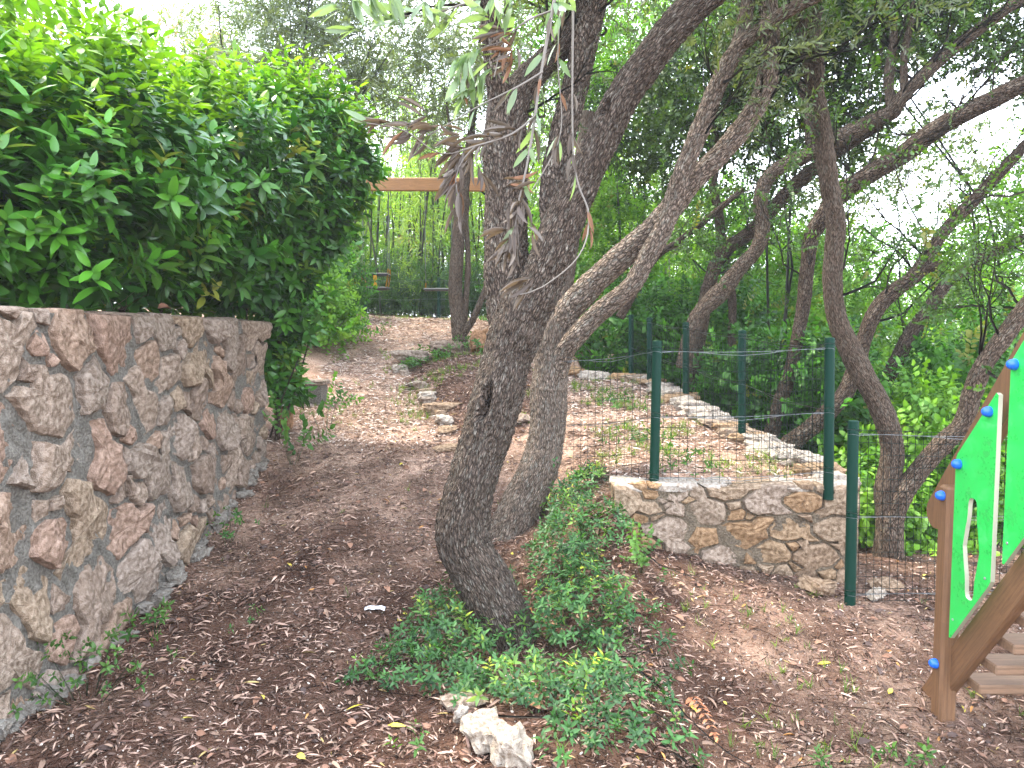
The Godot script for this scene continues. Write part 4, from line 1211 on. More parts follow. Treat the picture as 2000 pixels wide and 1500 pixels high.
func hanging_branch(t1: Node3D) -> void:
	# the olive branch that hangs close to the viewer, half of its leaves dried brown
	var spec := [[[0.121,2.433,-1.767,0.008,0.103,2.286,-1.737,0.006,0.081,2.164,-1.709,0.005,0.062,2.056,-1.682,0.004,0.046,1.939,-1.654,0.004,0.03,1.847,-1.627,0.003,0.013,1.771,-1.622,0.003,0.002,1.695,-1.617,0.002], 0.3], [[0.051,1.967,-1.655,0.003,0,1.921,-1.632,0.003,-0.075,1.891,-1.61,0.003,-0.148,1.87,-1.589,0.002,-0.22,1.912,-1.572,0.002,-0.294,1.922,-1.552,0.002], 0.9], [[0.067,2.067,-1.682,0.003,0.011,2.027,-1.66,0.003,-0.065,1.983,-1.636,0.002,-0.129,1.939,-1.613,0.002,-0.175,1.907,-1.591,0.002], 0.6], [[-0.075,1.891,-1.61,0.002,-0.101,1.862,-1.598,0.002,-0.117,1.817,-1.585,0.002,-0.108,1.764,-1.582,0.002], 1.0], [[0.091,2.213,-1.722,0.003,0.034,2.186,-1.71,0.003,-0.017,2.141,-1.707,0.002,-0.039,2.059,-1.692,0.002], 0.9], [[0.069,2.341,-1.761,0.004,-0.023,2.254,-1.715,0.003,-0.11,2.203,-1.671,0.003,-0.185,2.172,-1.649,0.002,-0.268,2.164,-1.629,0.002], 0.0], [[-0.017,2.141,-1.707,0.002,-0.078,2.111,-1.685,0.002,-0.11,2.049,-1.661,0.002,-0.103,1.999,-1.638,0.002], 0.15], [[0.143,2.342,-1.811,0.004,0.14,1.908,-1.752,0.003,0.173,1.765,-1.722,0.003,0.147,1.669,-1.675,0.002,0.067,1.6,-1.651,0.002,0.017,1.582,-1.629,0.002], 0.9], [[0.125,2.39,-1.814,0.003,0.106,2.149,-1.788,0.002,0.112,1.96,-1.775,0.002,0.047,1.826,-1.746,0.002], 0.5]]
	var at := Vector3(spec[0][0][0], spec[0][0][1], spec[0][0][2])
	var t := thing("hanging_olive_branch", "olive branch with dried brown leaves hanging in front of the crooked trunk", "branch", at)
	for s in spec:
		part("twig", tube(thin(s[0], 0.75), 7, 0.02, 0.1, 0.0, 5.0), M.twig_mid, t, -at)
	var green_mats := []
	var dry_mats := []
	for c in [[0.09, 0.135, 0.065], [0.13, 0.17, 0.10], [0.065, 0.11, 0.045]]:
		var m := mat(lin(c[0], c[1], c[2]), 0.5)
		m.backlight_enabled = true
		m.backlight = Color(0.5, 0.6, 0.3)
		green_mats.append(m)
	for c in [[0.085, 0.065, 0.052], [0.12, 0.098, 0.08], [0.06, 0.043, 0.033], [0.17, 0.075, 0.035], [0.10, 0.082, 0.07]]:
		var m := mat(lin(c[0], c[1], c[2]), 0.75)
		m.backlight_enabled = true
		m.backlight = Color(0.3, 0.25, 0.18)
		dry_mats.append(m)
	var meshes := []
	for k in 3:
		var l := leaf_arrays(0.072 - 0.008 * k, 0.0098, 1.5, 0.06 + 0.08 * k, 6, 0.5)
		meshes.append(arr_mesh(l[0], l[1], l[2]))
	var flat := leaf_arrays(0.068, 0.015, 0.2, 0.15, 5, 0.5)
	var flat_m := arr_mesh(flat[0], flat[1], flat[2])
	var cl := [-0.158,1.922,-1.582,-1,-0.05,6,1,-0.209,1.918,-1.572,-1,-0.15,5,1,-0.249,1.921,-1.562,-1,0.05,4,1,-0.175,1.91,-1.591,-0.8,-0.6,3,1,-0.18,1.949,-1.594,-1,0.1,3,1,-0.101,1.907,-1.601,-1,-0.2,6,1,-0.107,1.883,-1.6,-1,-0.5,6,1,-0.081,1.879,-1.609,-1,-0.7,5,1,-0.101,1.862,-1.598,-0.7,-1,6,1,-0.113,1.838,-1.587,-0.8,-0.9,6,1,-0.117,1.815,-1.585,-0.5,-1,5,1,-0.108,1.794,-1.584,-0.3,-1,4,1,-0.101,1.764,-1.582,-0.6,-0.8,3,1,-0.07,1.843,-1.607,0.3,-1,4,1,0,2.13,-1.707,-1,-0.3,4,2,0.006,2.164,-1.709,-1,-0.35,4,2,-0.006,2.102,-1.705,-0.9,-0.6,4,2,0.009,2.124,-1.706,-0.3,-1,4,2,-0.017,2.169,-1.709,-1,-0.15,3,1,-0.016,1.921,-1.632,-1,-0.05,4,1,0.011,1.931,-1.643,-0.9,-0.3,4,1,-0.043,1.907,-1.631,-1,-0.2,4,1,0.011,1.777,-1.622,-0.25,-1,7,1,0.002,1.76,-1.621,-0.1,-1,6,1,0.016,1.787,-1.623,0.5,-1,3,1,-0.011,1.825,-1.626,1,-0.05,3,2,0,1.801,-1.624,0.9,0.1,2,2,0.043,1.722,-1.619,0.6,-1,3,1,0.003,1.711,-1.618,-0.4,-1,8,1,0,1.695,-1.617,-0.7,-0.9,6,1,0.009,1.695,-1.617,0.05,-1,6,1,-0.011,1.717,-1.618,-1,-0.3,3,1,0.044,1.621,-1.632,-1,-0.5,4,1,0.033,1.608,-1.631,-1,-0.45,3,1,-0.103,2.08,-1.643,-0.4,-1,7,0,-0.077,2.104,-1.665,-0.6,-0.8,7,0,-0.109,2.042,-1.641,-0.5,-1,6,0,-0.066,2.06,-1.662,-0.2,-1,6,0,-0.087,2.015,-1.639,-0.8,-0.5,5,0,-0.045,2.078,-1.683,-0.7,-0.8,4,0,-0.295,2.193,-1.601,0.2,-1,6,0,-0.253,2.199,-1.601,0.4,-1,6,0,-0.326,2.193,-1.601,0.3,-1,5,0,-0.182,2.201,-1.631,0.2,-1,6,0,-0.152,2.205,-1.652,-0.3,-1,5,0,-0.225,2.175,-1.629,-1,-0.3,5,0,-0.358,2.172,-1.599,-1,-0.5,5,0,-0.033,2.219,-1.673,0.1,-1,5,0,0,2.211,-1.692,-0.4,-1,5,0,0.113,2.272,-1.756,0.15,-1,4,0,0.097,2.229,-1.733,0.4,-1,3,0,-0.13,2.162,-1.649,-1,-0.2,4,0,-0.318,2.129,-1.606,-1,-0.1,4,0,-0.044,2.185,-1.68,-1,-0.2,4,0]
	for i in range(0, cl.size(), 7):
		var base := Vector3(cl[i], cl[i + 1], cl[i + 2])
		for k in int(cl[i + 5]):
			var kind := int(cl[i + 6])
			var dir := Vector3(cl[i + 3], cl[i + 4], 0).normalized() + Vector3(rng.randfn() * 0.28, rng.randfn() * 0.28, rng.randfn() * 0.4)
			var b := leaf_basis(dir, Vector3(rng.randfn() * 0.5, 0.7, rng.randfn()), rng.randf_range(-1.2, 1.2)).scaled_local(Vector3.ONE * rng.randf_range(0.75, 1.12))
			part("leaf", flat_m if kind == 0 else meshes[rng.randi() % 3], green_mats[rng.randi() % 3] if kind == 0 else dry_mats[3] if kind == 2 and rng.randf() < 0.7 else dry_mats[[0, 1, 2, 4][rng.randi() % 4]], t, base + Vector3(rng.randfn(), rng.randfn(), rng.randfn()) * 0.006 - at, b)
	for si in spec.size():
		var s := sample_line(spec[si][0], 0.0125)
		var P: PackedVector3Array = s[0]
		var dry: float = spec[si][1]
		for i in range(P.size() / 4 if si in [0, 6, 7] else 3, P.size() - 1):
			if rng.randf() < (0.85 if si in [0, 7, 8] else 0.6): continue
			for sd in [-1.0, 1.0]:
				if rng.randf() < 0.22: continue
				var d := (P[i + 1] - P[i - 1]).normalized()
				var out := d.cross(Vector3(rng.randfn(), rng.randfn(), rng.randfn())).normalized()
				var is_dry := rng.randf() < dry
				var dir := d * 0.75 + out * 0.5 + Vector3.DOWN * (0.75 if is_dry else 0.1)
				var b := leaf_basis(dir, Vector3(rng.randfn() * 0.4, 0.8, 0.5), rng.randf_range(-0.8, 0.8)).scaled_local(Vector3.ONE * rng.randf_range(0.7, 1.08))
				part("leaf", meshes[rng.randi() % 3] if is_dry else flat_m, dry_mats[rng.randi() % 5] if is_dry else green_mats[rng.randi() % 3], t, P[i] - at, b)

# ---------------------------------------------------------------- laurel hedge on the left
func laurel(called: String, label: String, blobs: Array, count: int, single_leaves: int, stems: Array, cols: Array) -> void:
	var at := Vector3(stems[0][0], stems[0][1], stems[0][2])
	var t := thing(called, label, "shrub", at, "laurel shrubs along the stone wall")
	for s in stems:
		part("stem", tube(s, 8, 0.05, 0.08, 0.0, 3.0), M.bark_dark, t, -at)
	var T := scatter(blobs, count, 0.35, 0.55, 0.75, 0.4, 0.85, 1.4)
	# keep clear of the wall
	var keep := []
	for x in T:
		var o: Vector3 = x.origin
		if o.y < 1.68 and o.x > -2.42 and o.z > -6.1: continue
		keep.append(x)
	var eye := Vector3(0, 1.5, 0)
	keep.sort_custom(func(a, b): return (a.origin as Vector3).distance_squared_to(eye) - 0.8 * a.basis.y.dot(Vector3(0.5, 0, 1)) < (b.origin as Vector3).distance_squared_to(eye) - 0.8 * b.basis.y.dot(Vector3(0.5, 0, 1)))
	var la: Array = SPRAY.laurel_leaf
	var lm := arr_mesh(la[0], la[1], la[2])
	var mats := []
	for k in 8:
		var c: Color = cols[0].lerp(cols[1], k / 7.0)
		c = c * 0.95
		c.a = 1.0
		var m: StandardMaterial3D = M.leaf_gloss.duplicate()
		m.albedo_color = c.linear_to_srgb()
		m.vertex_color_use_as_albedo = false
		mats.append(m)
	var n := 0
	var first := 0
	while n < single_leaves and first < keep.size():
		var tr: Transform3D = keep[first]
		for w in whorl_leaves(8, 1.0, 0.1, 1.0):
			var q: Transform3D = tr * w[0]
			part("leaf", lm, mats[clampi(int(w[1] * 5.0 + rng.randf_range(-1, 3)), 0, 7)], t, q.origin - at, q.basis)
			n += 1
		first += 1
	var A := []
	var B := []
	for i in range(first, keep.size()):
		if i % 2: A.append(keep[i])
		else: B.append(keep[i])
	add_part_copies(t, "sun_tinted_shoots", SPRAY.laurel2, M.leaf_thin, shoots(blobs, count / 7), [Color(0.11, 0.26, 0.03), Color(0.26, 0.43, 0.06)])  # young green pushed to yellow; sun on the hedge top painted in
	add_part_copies(t, "foliage", SPRAY.laurel, M.leaf_gloss, A, cols)
	add_part_copies(t, "foliage", SPRAY.laurel2, M.leaf_gloss, B, cols)

func shoots(blobs: Array, n: int) -> Array:
	# young upright shoots standing out of the top, each with a few whorls
	var out := []
	for k in n:
		var i := (rng.randi() % (blobs.size() / 6)) * 6
		var a := rng.randf() * TAU
		var q := sqrt(rng.randf()) * 0.9
		var p := Vector3(blobs[i] + cos(a) * q * blobs[i + 3], blobs[i + 1] + blobs[i + 4] * (sqrt(1.0 - q * q) + 0.02), blobs[i + 2] + sin(a) * q * blobs[i + 5])
		var d := Vector3(rng.randfn() * 0.25, 1, rng.randfn() * 0.25).normalized()
		for j in rng.randi_range(1, 3):
			out.append(Transform3D(aim(d + Vector3(rng.randfn(), 0, rng.randfn()) * 0.15, rng.randf() * TAU).scaled_local(Vector3.ONE * rng.randf_range(0.9, 1.2)), p + d * 0.11 * j))
	return out

func hedge() -> void:
	var c := [Color(0.022, 0.10, 0.012), Color(0.085, 0.27, 0.02), Color(0.3, 0.34, 0.05)]
	var y := [Color(0.035, 0.13, 0.012), Color(0.14, 0.34, 0.02), Color(0.36, 0.34, 0.04)]  # lighter set for the back row, sunshine on it mixed into the green
	laurel("laurel_shrub", "leafy green laurel leaning over the near end of the stone wall", [-2.448,2.076,-3.447,0.5,0.5,0.45,-2.237,2.102,-3.749,0.48,0.48,0.45,-2.092,2.34,-4.066,0.48,0.45,0.45,-2.544,2.505,-3.977,0.5,0.36,0.45,-2.609,2.194,-3.255,0.5,0.6,0.5,-2.363,1.826,-3.731,0.4,0.22,0.3], 1150, 290, [[-2.6, 0.0, -3.5, 0.03, -2.55, 1.0, -3.4, 0.025, -2.45, 2.0, -3.4, 0.015, -2.4, 2.7, -3.6, 0.006], [-2.7, 0.0, -3.9, 0.03, -2.6, 1.2, -3.9, 0.02, -2.3, 2.4, -3.9, 0.008]], c)
	laurel("laurel_shrub", "leafy green laurel above the middle of the stone wall", [-2.235,2.233,-4.761,0.5,0.45,0.45,-1.97,2.551,-5.083,0.5,0.45,0.5,-2.072,2.11,-5.053,0.42,0.33,0.4,-2.63,2.762,-4.997,0.6,0.4,0.5,-2.363,1.85,-4.735,0.4,0.16,0.3], 1100, 290, [[-2.6, 0.1, -4.8, 0.03, -2.6, 1.1, -4.8, 0.025, -2.3, 2.2, -4.8, 0.01], [-2.7, 0.1, -5.1, 0.03, -2.4, 1.4, -5.0, 0.02, -2.0, 2.5, -5.0, 0.008]], c)
	laurel("laurel_shrub", "leafy laurel rounding the far end of the stone wall, its thin stems bare below", [-1.97,2.679,-5.893,0.6,0.55,0.55,-1.748,3.013,-6.317,0.45,0.45,0.45,-1.648,2.568,-6.387,0.36,0.42,0.4,-1.916,2.13,-6.257,0.36,0.45,0.36,-2.201,3.086,-6.122,0.6,0.35,0.5,-1.935,1.543,-6.317,0.15,0.35,0.18,-1.541,2.269,-6.367,0.22,0.18,0.2,-2.124,1.86,-5.938,0.35,0.3,0.3,-1.37,2.866,-6.407,0.2,0.3,0.2,-2,1.283,-6.4,0.17,0.3,0.2,-1.913,0.979,-6.379,0.14,0.16,0.15,-1.819,1.714,-6.329,0.2,0.3,0.2], 1900, 290, [[-1.97, 0.6, -6.28, 0.022, -1.96, 1.1, -6.3, 0.019, -1.92, 1.7, -6.3, 0.015, -1.8, 2.6, -6.3, 0.007], [-2.1, 0.6, -6.35, 0.012, -2.2, 1.2, -6.3, 0.01, -2.1, 2.2, -6.0, 0.006], [-2.0, 0.62, -6.4, 0.01, -1.85, 1.05, -6.45, 0.008, -1.7, 1.5, -6.4, 0.005], [-2.05, 0.6, -6.32, 0.008, -1.9, 0.95, -6.2, 0.007, -1.75, 1.3, -6.2, 0.004]], c)
	laurel("laurel_shrub", "taller laurel standing in second row behind the wall shrubs", [-3.576,2.715,-5.695,0.9,0.6,0.5,-3.004,3.066,-6.722,0.9,0.5,0.5,-3.397,2.076,-5.051,0.6,0.7,0.4,-3.034,2.168,-5.859,0.7,0.6,0.35,-2.556,2.305,-6.67,0.5,0.7,0.35,-2.633,1.777,-6.834,0.5,0.35,0.3,-2.9,1.3,-3.6,0.35,0.6,0.5,-2.9,1.3,-4.5,0.35,0.6,0.5,-2.85,1.3,-5.4,0.35,0.6,0.5,-2.7,1.4,-6.1,0.35,0.6,0.35], 1900, 0, [[-3.4, 0.1, -5.6, 0.04, -3.3, 1.5, -5.6, 0.03, -3.2, 3.0, -5.6, 0.01], [-2.9, 0.4, -6.8, 0.04, -2.9, 1.5, -6.8, 0.03, -2.8, 3.0, -6.8, 0.01]], y)
	# shrub with feathered leaves behind, and a frond of it reaching over the top left
	var t := thing("feather_leaved_tree", "yellow-green tree with feathered leaves rising behind the laurels", "tree", Vector3(-4.6, 0.8, -7.3))
	part("trunk", tube([0, -0.1, 0, 0.05, 0.05, 1.2, 0, 0.04, 0.1, 2.4, 0.1, 0.025, 0.3, 3.2, 0.2, 0.012], 10, 0.06, 0.08, 0.0, 2.0), M.bark_mid, t)
	add_part_copies(t, "fronds", SPRAY.pinnate, M.leaf_thin, scatter([-4.613,3.777,-7.171,0.8,0.35,0.6,-4.28,3.711,-7.668,0.6,0.3,0.6,-4.813,3.967,-6.683,0.6,0.6,0.6,-4.131,3.75,-8.171,0.5,0.25,0.5], 420, 0.3, 0.6, 0.4, 0.4, 0.8, 1.2), [Color(0.10, 0.20, 0.025), Color(0.24, 0.36, 0.04), Color(0.5, 0.36, 0.05)])
	var f := []
	for k in 6:
		var p := Vector3(-3.0 + 0.12 * k, 3.25 - 0.03 * (k % 3), -4.0 + 0.1 * (k % 3))
		f.append(Transform3D(aim(Vector3(1, 0.12 - 0.1 * (k % 2), 0.25 * (k % 3 - 1)), rng.randf_range(2.6, 3.6)).scaled_local(Vector3.ONE * 1.15), p))
	for k in 4:
		f.append(Transform3D(aim(Vector3(0.8, 0.3, rng.randf_range(-0.5, 0.5)), rng.randf() * TAU), Vector3(-3.3 + 0.2 * k, 3.4, -4.3)))
	add_part_copies(t, "overhanging_fronds", SPRAY.pinnate, M.leaf_thin, f, [Color(0.10, 0.24, 0.02), Color(0.2, 0.36, 0.03)])
	part("bough", tube([0.2, 2.6, 0.1, 0.02, 0.6, 2.8, 1.4, 0.016, 1.4, 2.72, 2.9, 0.012, 2.4, 2.6, 3.3, 0.006], 8, 0.06, 0.05, 0.0, 4.0), M.twig, t)

# ---------------------------------------------------------------- shrubs and trees further off
func bush(called: String, label: String, category: String, blobs: Array, count: int, spray: String, material: String, cols: Array, s0 := 0.8, s1 := 1.2, group := "", hole := -2.0, shell := 0.3, upw := 0.25, stems := 2) -> Node3D:
	var c := Vector3(blobs[0], blobs[1], blobs[2])
	var foot := Vector3(c.x, gh(c.x, c.z) - 0.05, c.z)
	var t := thing(called, label, category, foot, group)
	var lines := []
	for k in range(0, blobs.size(), 6):
		for q in stems:
			var end := Vector3(blobs[k], blobs[k + 1], blobs[k + 2]) + Vector3(rng.randfn() * blobs[k + 3], absf(rng.randfn()) * blobs[k + 4], rng.randfn() * blobs[k + 5]) * 0.5
			var s := foot + Vector3(rng.randfn(), 0, rng.randfn()) * 0.12
			var m := s.lerp(end, 0.5) + Vector3(rng.randfn(), rng.randf(), rng.randfn()) * 0.15
			m = Vector3(lerpf(s.x, end.x, 0.25), lerpf(s.y, end.y, 0.6), lerpf(s.z, end.z, 0.25)) + Vector3(rng.randfn(), 0, rng.randfn()) * 0.1
			lines.append([PackedVector3Array([s - foot, s.lerp(m, 0.5) + Vector3(rng.randfn(), 0, rng.randfn()) * 0.06 - foot, m - foot, m.lerp(end, 0.5) + Vector3(rng.randfn(), rng.randfn(), rng.randfn()) * 0.08 - foot, end - foot]), minf(0.022, 0.006 + 0.004 * (end.y - foot.y))])
	var o := part("stems", twig_mesh(lines, 6), M.twig_grey, t)
	o.set_meta("kind", "stuff")
	add_part_copies(t, "foliage", SPRAY[spray], M[material], scatter(blobs, count, shell, 0.7, upw, 0.6, s0, s1, hole), cols)
	return t

func background() -> void:
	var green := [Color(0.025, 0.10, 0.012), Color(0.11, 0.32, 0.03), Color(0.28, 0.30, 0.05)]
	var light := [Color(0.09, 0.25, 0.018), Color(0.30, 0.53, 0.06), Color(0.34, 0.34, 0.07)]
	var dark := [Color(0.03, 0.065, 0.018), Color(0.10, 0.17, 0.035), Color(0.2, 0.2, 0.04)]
	var grey := [Color(0.12, 0.16, 0.10), Color(0.24, 0.28, 0.19)]
	# --- left and middle
	bush("oleander", "pale flowering oleander far behind the laurel hedge", "shrub", [-5.652,6.082,-13.341,0.9,0.9,0.7,-6.182,5.333,-13.29,0.9,0.7,0.6,-5.122,5.465,-13.299,0.9,0.8,0.6], 900, "olive", "leaf_thin", [Color(0.16, 0.22, 0.1), Color(0.3, 0.36, 0.2)], 1.2, 1.8, "", 0.02)
	var ol: Node3D = get_child(get_child_count() - 1)
	var petal := leaf_arrays(0.05, 0.05, 0.1, 0.1, 2)
	var pb := new_buf()
	for k in 9:
		put_leaf(pb, petal, Transform3D(aim(Vector3(rng.randfn(), rng.randfn() + 0.4, rng.randfn()), rng.randf() * TAU), Vector3(rng.randfn(), rng.randfn(), rng.randfn()) * 0.05), Color.WHITE)
	add_part_copies(ol, "flowers", buf_mesh(pb), M.leaf_thin, scatter([-5.652,6.082,-13.341,0.9,0.9,0.7,-6.182,5.333,-13.29,0.9,0.7,0.6,-5.122,5.465,-13.299,0.9,0.8,0.6], 420, 0.75, 0.7, 0.3, 0.5, 0.8, 1.3), [Color(0.62, 0.42, 0.48), Color(0.72, 0.58, 0.62)])
	bush("olive_tree", "silvery olive foliage above the far end of the hedge", "tree", [-2.874,5.099,-9.265,0.8,0.7,0.7,-2.388,4.848,-9.749,0.7,0.7,0.7,-3.465,4.618,-10.235,0.8,0.6,0.6,-1.712,5.038,-9.261,0.8,0.6,0.6,-1.223,4.753,-10.244,0.8,0.8,0.6,-2.446,5.709,-9.307,1,0.5,0.7,-2.14,4.56,-10.732,0.7,0.6,0.5], 2300, "olive", "leaf", grey, 0.9, 1.4, "", 0.0)
	bush("path_shrub", "bright green shrub at the left edge of the path near the swings", "shrub", [-2.385,1.866,-9.046,0.4,0.32,0.35,-2.086,1.56,-8.925,0.26,0.18,0.25,-2.646,2.337,-9.579,0.4,0.4,0.4], 700, "broad", "leaf", light, 0.6, 1.0)
	bush("path_shrub", "taller darker shrub behind the bright one left of the swings", "shrub", [-2.69,2.283,-11.079,0.5,0.5,0.4,-3.281,2.903,-11.622,0.6,0.7,0.5], 900, "broad", "leaf", green, 0.7, 1.1)
	# bamboo thicket behind the swings
	for k in 8:
		var x := -5.2 + 1.15 * k
		var z := -14.6 - 0.7 * (k % 3)
		var foot := Vector3(x, gh(x, z), z)
		var t := thing("bamboo_clump", ["leafy bamboo clump far left behind the hedge end", "leafy bamboo clump left of the toddler swing", "leafy bamboo clump straight behind the toddler swing", "leafy bamboo clump between the two swings", "leafy bamboo clump behind the flat swing", "leafy bamboo clump behind the slim forked tree", "leafy bamboo clump seen between the crooked trunk and grey trunk", "leafy bamboo clump right of the grey trunk"][k], "bamboo", foot, "bamboo thicket behind the swings")
		var lines := []
		for q in 20:
			var b := Vector3(rng.randfn() * 0.45, 0, rng.randfn() * 0.4 + (0.75 if q > 12 else 0.0))
			lines.append([wander(b, Vector3(rng.randfn() * 0.1, 1, rng.randfn() * 0.1), rng.randf_range(3.0, 6.0), 8, 0.035, 0.0), rng.randf_range(0.012, 0.03)])
		var st := part("canes", twig_mesh(lines, 6), M.cane if M.has("cane") else cane(), t)
		st.set_meta("kind", "stuff")
		var T := []
		for L in lines.slice(0, 13):
			var P: PackedVector3Array = L[0]
			for q in 58:
				var u := rng.randf() * (P.size() - 1.01)
				var i := int(u)
				var p := P[i].lerp(P[i + 1], u - i) + Vector3(rng.randfn(), rng.randfn() * 0.5, rng.randfn()) * 0.22 + foot
				T.append(Transform3D(aim(Vector3(rng.randfn(), 0.4, rng.randfn()), rng.randf() * TAU).scaled_local(Vector3.ONE * rng.randf_range(0.8, 1.4)), p))
		add_part_copies(t, "foliage", SPRAY.bamboo, M.leaf_thin, T, [Color(0.20, 0.36, 0.06), Color(0.50, 0.64, 0.17), Color(0.58, 0.5, 0.16)])
	# ferny growth in front of the bamboo, along the swing fence
	for k in 7:
		var x := -3.6 + 0.72 * k
		var z := -13.5 - 0.2 * (k % 2)
		var y := gh(x, z)
		var T := []
		for q in 320:
			T.append(Transform3D(aim(Vector3(rng.randfn() * 0.7, 1.0, rng.randfn() * 0.7 + 0.3), rng.randf() * TAU).scaled_local(Vector3.ONE * rng.randf_range(0.7, 1.3)), Vector3(x + rng.randfn() * 0.3, y + rng.randf() * rng.randf() * 1.15, z - 0.25 + rng.randfn() * 0.3)))
		var t := thing("fern", "dark feathery fern number %s from the left behind the swing fence" % ["one", "two", "three", "four", "five", "six", "seven"][k], "fern", Vector3(x, y, z), "ferns behind the swing fence")
		add_part_copies(t, "fronds", SPRAY.fern, M.leaf, T, [Color(0.03, 0.09, 0.025), Color(0.09, 0.2, 0.05)])
	# --- the wood on the right
	var wood := [
		["dense dark bush behind the far end of the terrace", 1.5, 1.35, -9.6, 0.8, 0.75, 0.45, 900, green],
		["dense bush behind the second fence post of the terrace edge", 2.5, 1.2, -9.4, 0.7, 0.95, 0.5, 900, green],
		["bush growing against the middle of the terrace fence", 2.5, 0.8, -7.8, 0.42, 0.7, 0.5, 600, green],
		["leafy bush between the slender tree and the fence corner", 3.0, 0.7, -7.2, 0.5, 0.75, 0.5, 700, green],
		["low leafy bush right of the forked tree's foot", 3.7, 0.35, -6.6, 0.6, 0.6, 0.45, 800, light],
		["leafy bush behind the play stairs", 4.6, 0.8, -7.2, 0.7, 0.9, 0.5, 900, green],
		["small bush on the right beyond the lower fence", 2.9, 0.0, -6.2, 0.5, 0.3, 0.35, 450, light],
		["tall bush in the wood right of the zigzag tree", 4.2, 1.6, -10.0, 0.9, 1.3, 0.6, 1300, light],
		["tall bush in the wood left of the zigzag tree", 1.2, 2.6, -11.0, 0.9, 1.1, 0.6, 1200, light],
		["bright leafy thicket deep behind the zigzag tree", 3.2, 2.6, -11.5, 1.2, 1.2, 0.7, 1500, light],
		["dark thicket low behind the terrace's far wall", 0.4, 1.9, -11.6, 0.7, 0.8, 0.5, 800, green],
		["leafy thicket behind the dark leaning tree", 6.0, 1.2, -11.0, 1.2, 1.1, 0.7, 1200, light],
	]
	for w in wood:
		bush("wood_bush", w[0], "bush", [w[1], w[2], w[3], w[4], w[5], w[6], w[1] + 0.3, w[2] - w[5] * 0.7, w[3] + 0.1, w[4] * 0.8, w[5] * 0.5, w[6]], w[7], "broad", "leaf", w[8], 0.7, 1.15, "bushes of the wood behind the fence", -0.25)
	# crowns that fill the upper right
	var crowns := [
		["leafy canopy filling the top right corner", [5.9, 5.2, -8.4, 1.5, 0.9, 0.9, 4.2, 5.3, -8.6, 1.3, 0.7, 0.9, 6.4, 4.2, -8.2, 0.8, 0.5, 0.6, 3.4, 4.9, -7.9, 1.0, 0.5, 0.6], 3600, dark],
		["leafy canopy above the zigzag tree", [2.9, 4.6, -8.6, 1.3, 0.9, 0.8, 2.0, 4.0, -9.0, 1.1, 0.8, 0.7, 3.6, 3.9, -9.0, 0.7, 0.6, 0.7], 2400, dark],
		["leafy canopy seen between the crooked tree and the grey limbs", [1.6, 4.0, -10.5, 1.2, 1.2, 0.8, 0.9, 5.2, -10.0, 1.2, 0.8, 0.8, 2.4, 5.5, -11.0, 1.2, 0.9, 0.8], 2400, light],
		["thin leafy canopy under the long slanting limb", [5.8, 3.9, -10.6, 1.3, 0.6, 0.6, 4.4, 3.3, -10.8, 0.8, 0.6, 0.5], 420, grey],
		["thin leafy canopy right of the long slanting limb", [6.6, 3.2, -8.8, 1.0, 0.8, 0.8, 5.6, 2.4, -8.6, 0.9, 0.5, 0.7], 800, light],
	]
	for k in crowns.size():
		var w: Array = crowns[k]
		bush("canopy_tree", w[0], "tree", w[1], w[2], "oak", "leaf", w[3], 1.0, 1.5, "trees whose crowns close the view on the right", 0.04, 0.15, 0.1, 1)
	# far trees all round the view
	var far := [["pale far tree at the left edge of the view", -14.0, -19.0], ["pale far tree behind the feather-leaved tree", -9.5, -22.0], ["pale far tree behind the oleander", -6.0, -20.0], ["far tree behind the left of the bamboo", -3.0, -21.0], ["far tree behind the middle of the bamboo", 0.0, -20.0], ["far tree behind the right of the bamboo", 3.0, -19.0], ["far tree in the gap behind the zigzag tree", 6.0, -18.5], ["hazy far tree right of the slender tree", 9.0, -22.0], ["hazy far tree behind the leaning dark trees", 12.5, -21.0], ["hazy far tree behind the play stairs", 15.5, -20.0], ["hazy far tree at the right edge of the view", 12.0, -15.0]]
	for k in far.size():
		var x: float = far[k][1]
		var z: float = far[k][2]
		var y := gh(x, z)
		var top: float = 3.0 if k < 3 else 3.6 if k < 7 else 4.0
		var bl := []
		for q in 6:
			bl.append_array([x + rng.randfn() * 1.1, y + 0.7 + (top - 0.7) * q / 5.0 + rng.randf_range(-0.3, 0.3), z + rng.randfn() * 0.6, rng.randf_range(1.1, 1.9), rng.randf_range(0.8, 1.2), rng.randf_range(0.8, 1.2)])
		bush("far_tree", far[k][0], "tree", bl, 1500 if k < 3 or k > 6 else 1300, "far", "leaf_thin", light, 0.7, 1.1, "trees at the far edge of the wood", -0.15, 0.2, 0.1, 2)

func cane() -> StandardMaterial3D:
	M["cane"] = mat(lin(0.62, 0.60, 0.50), 0.6)
	return M.cane

# ---------------------------------------------------------------- fences
func post(parent: Node, foot: Vector3, top: Vector3, r: float) -> void:
	var d := top - foot
	var h := d.length()
	var prof := [[0.0, -0.12], [r, -0.12], [r, h - 0.006], [r - 0.004, h], [0.0, h + 0.003]]
	part("post", lathe(prof, 16), M.post_green, parent, foot - (parent as Node3D).position, aim(d, 0.0))

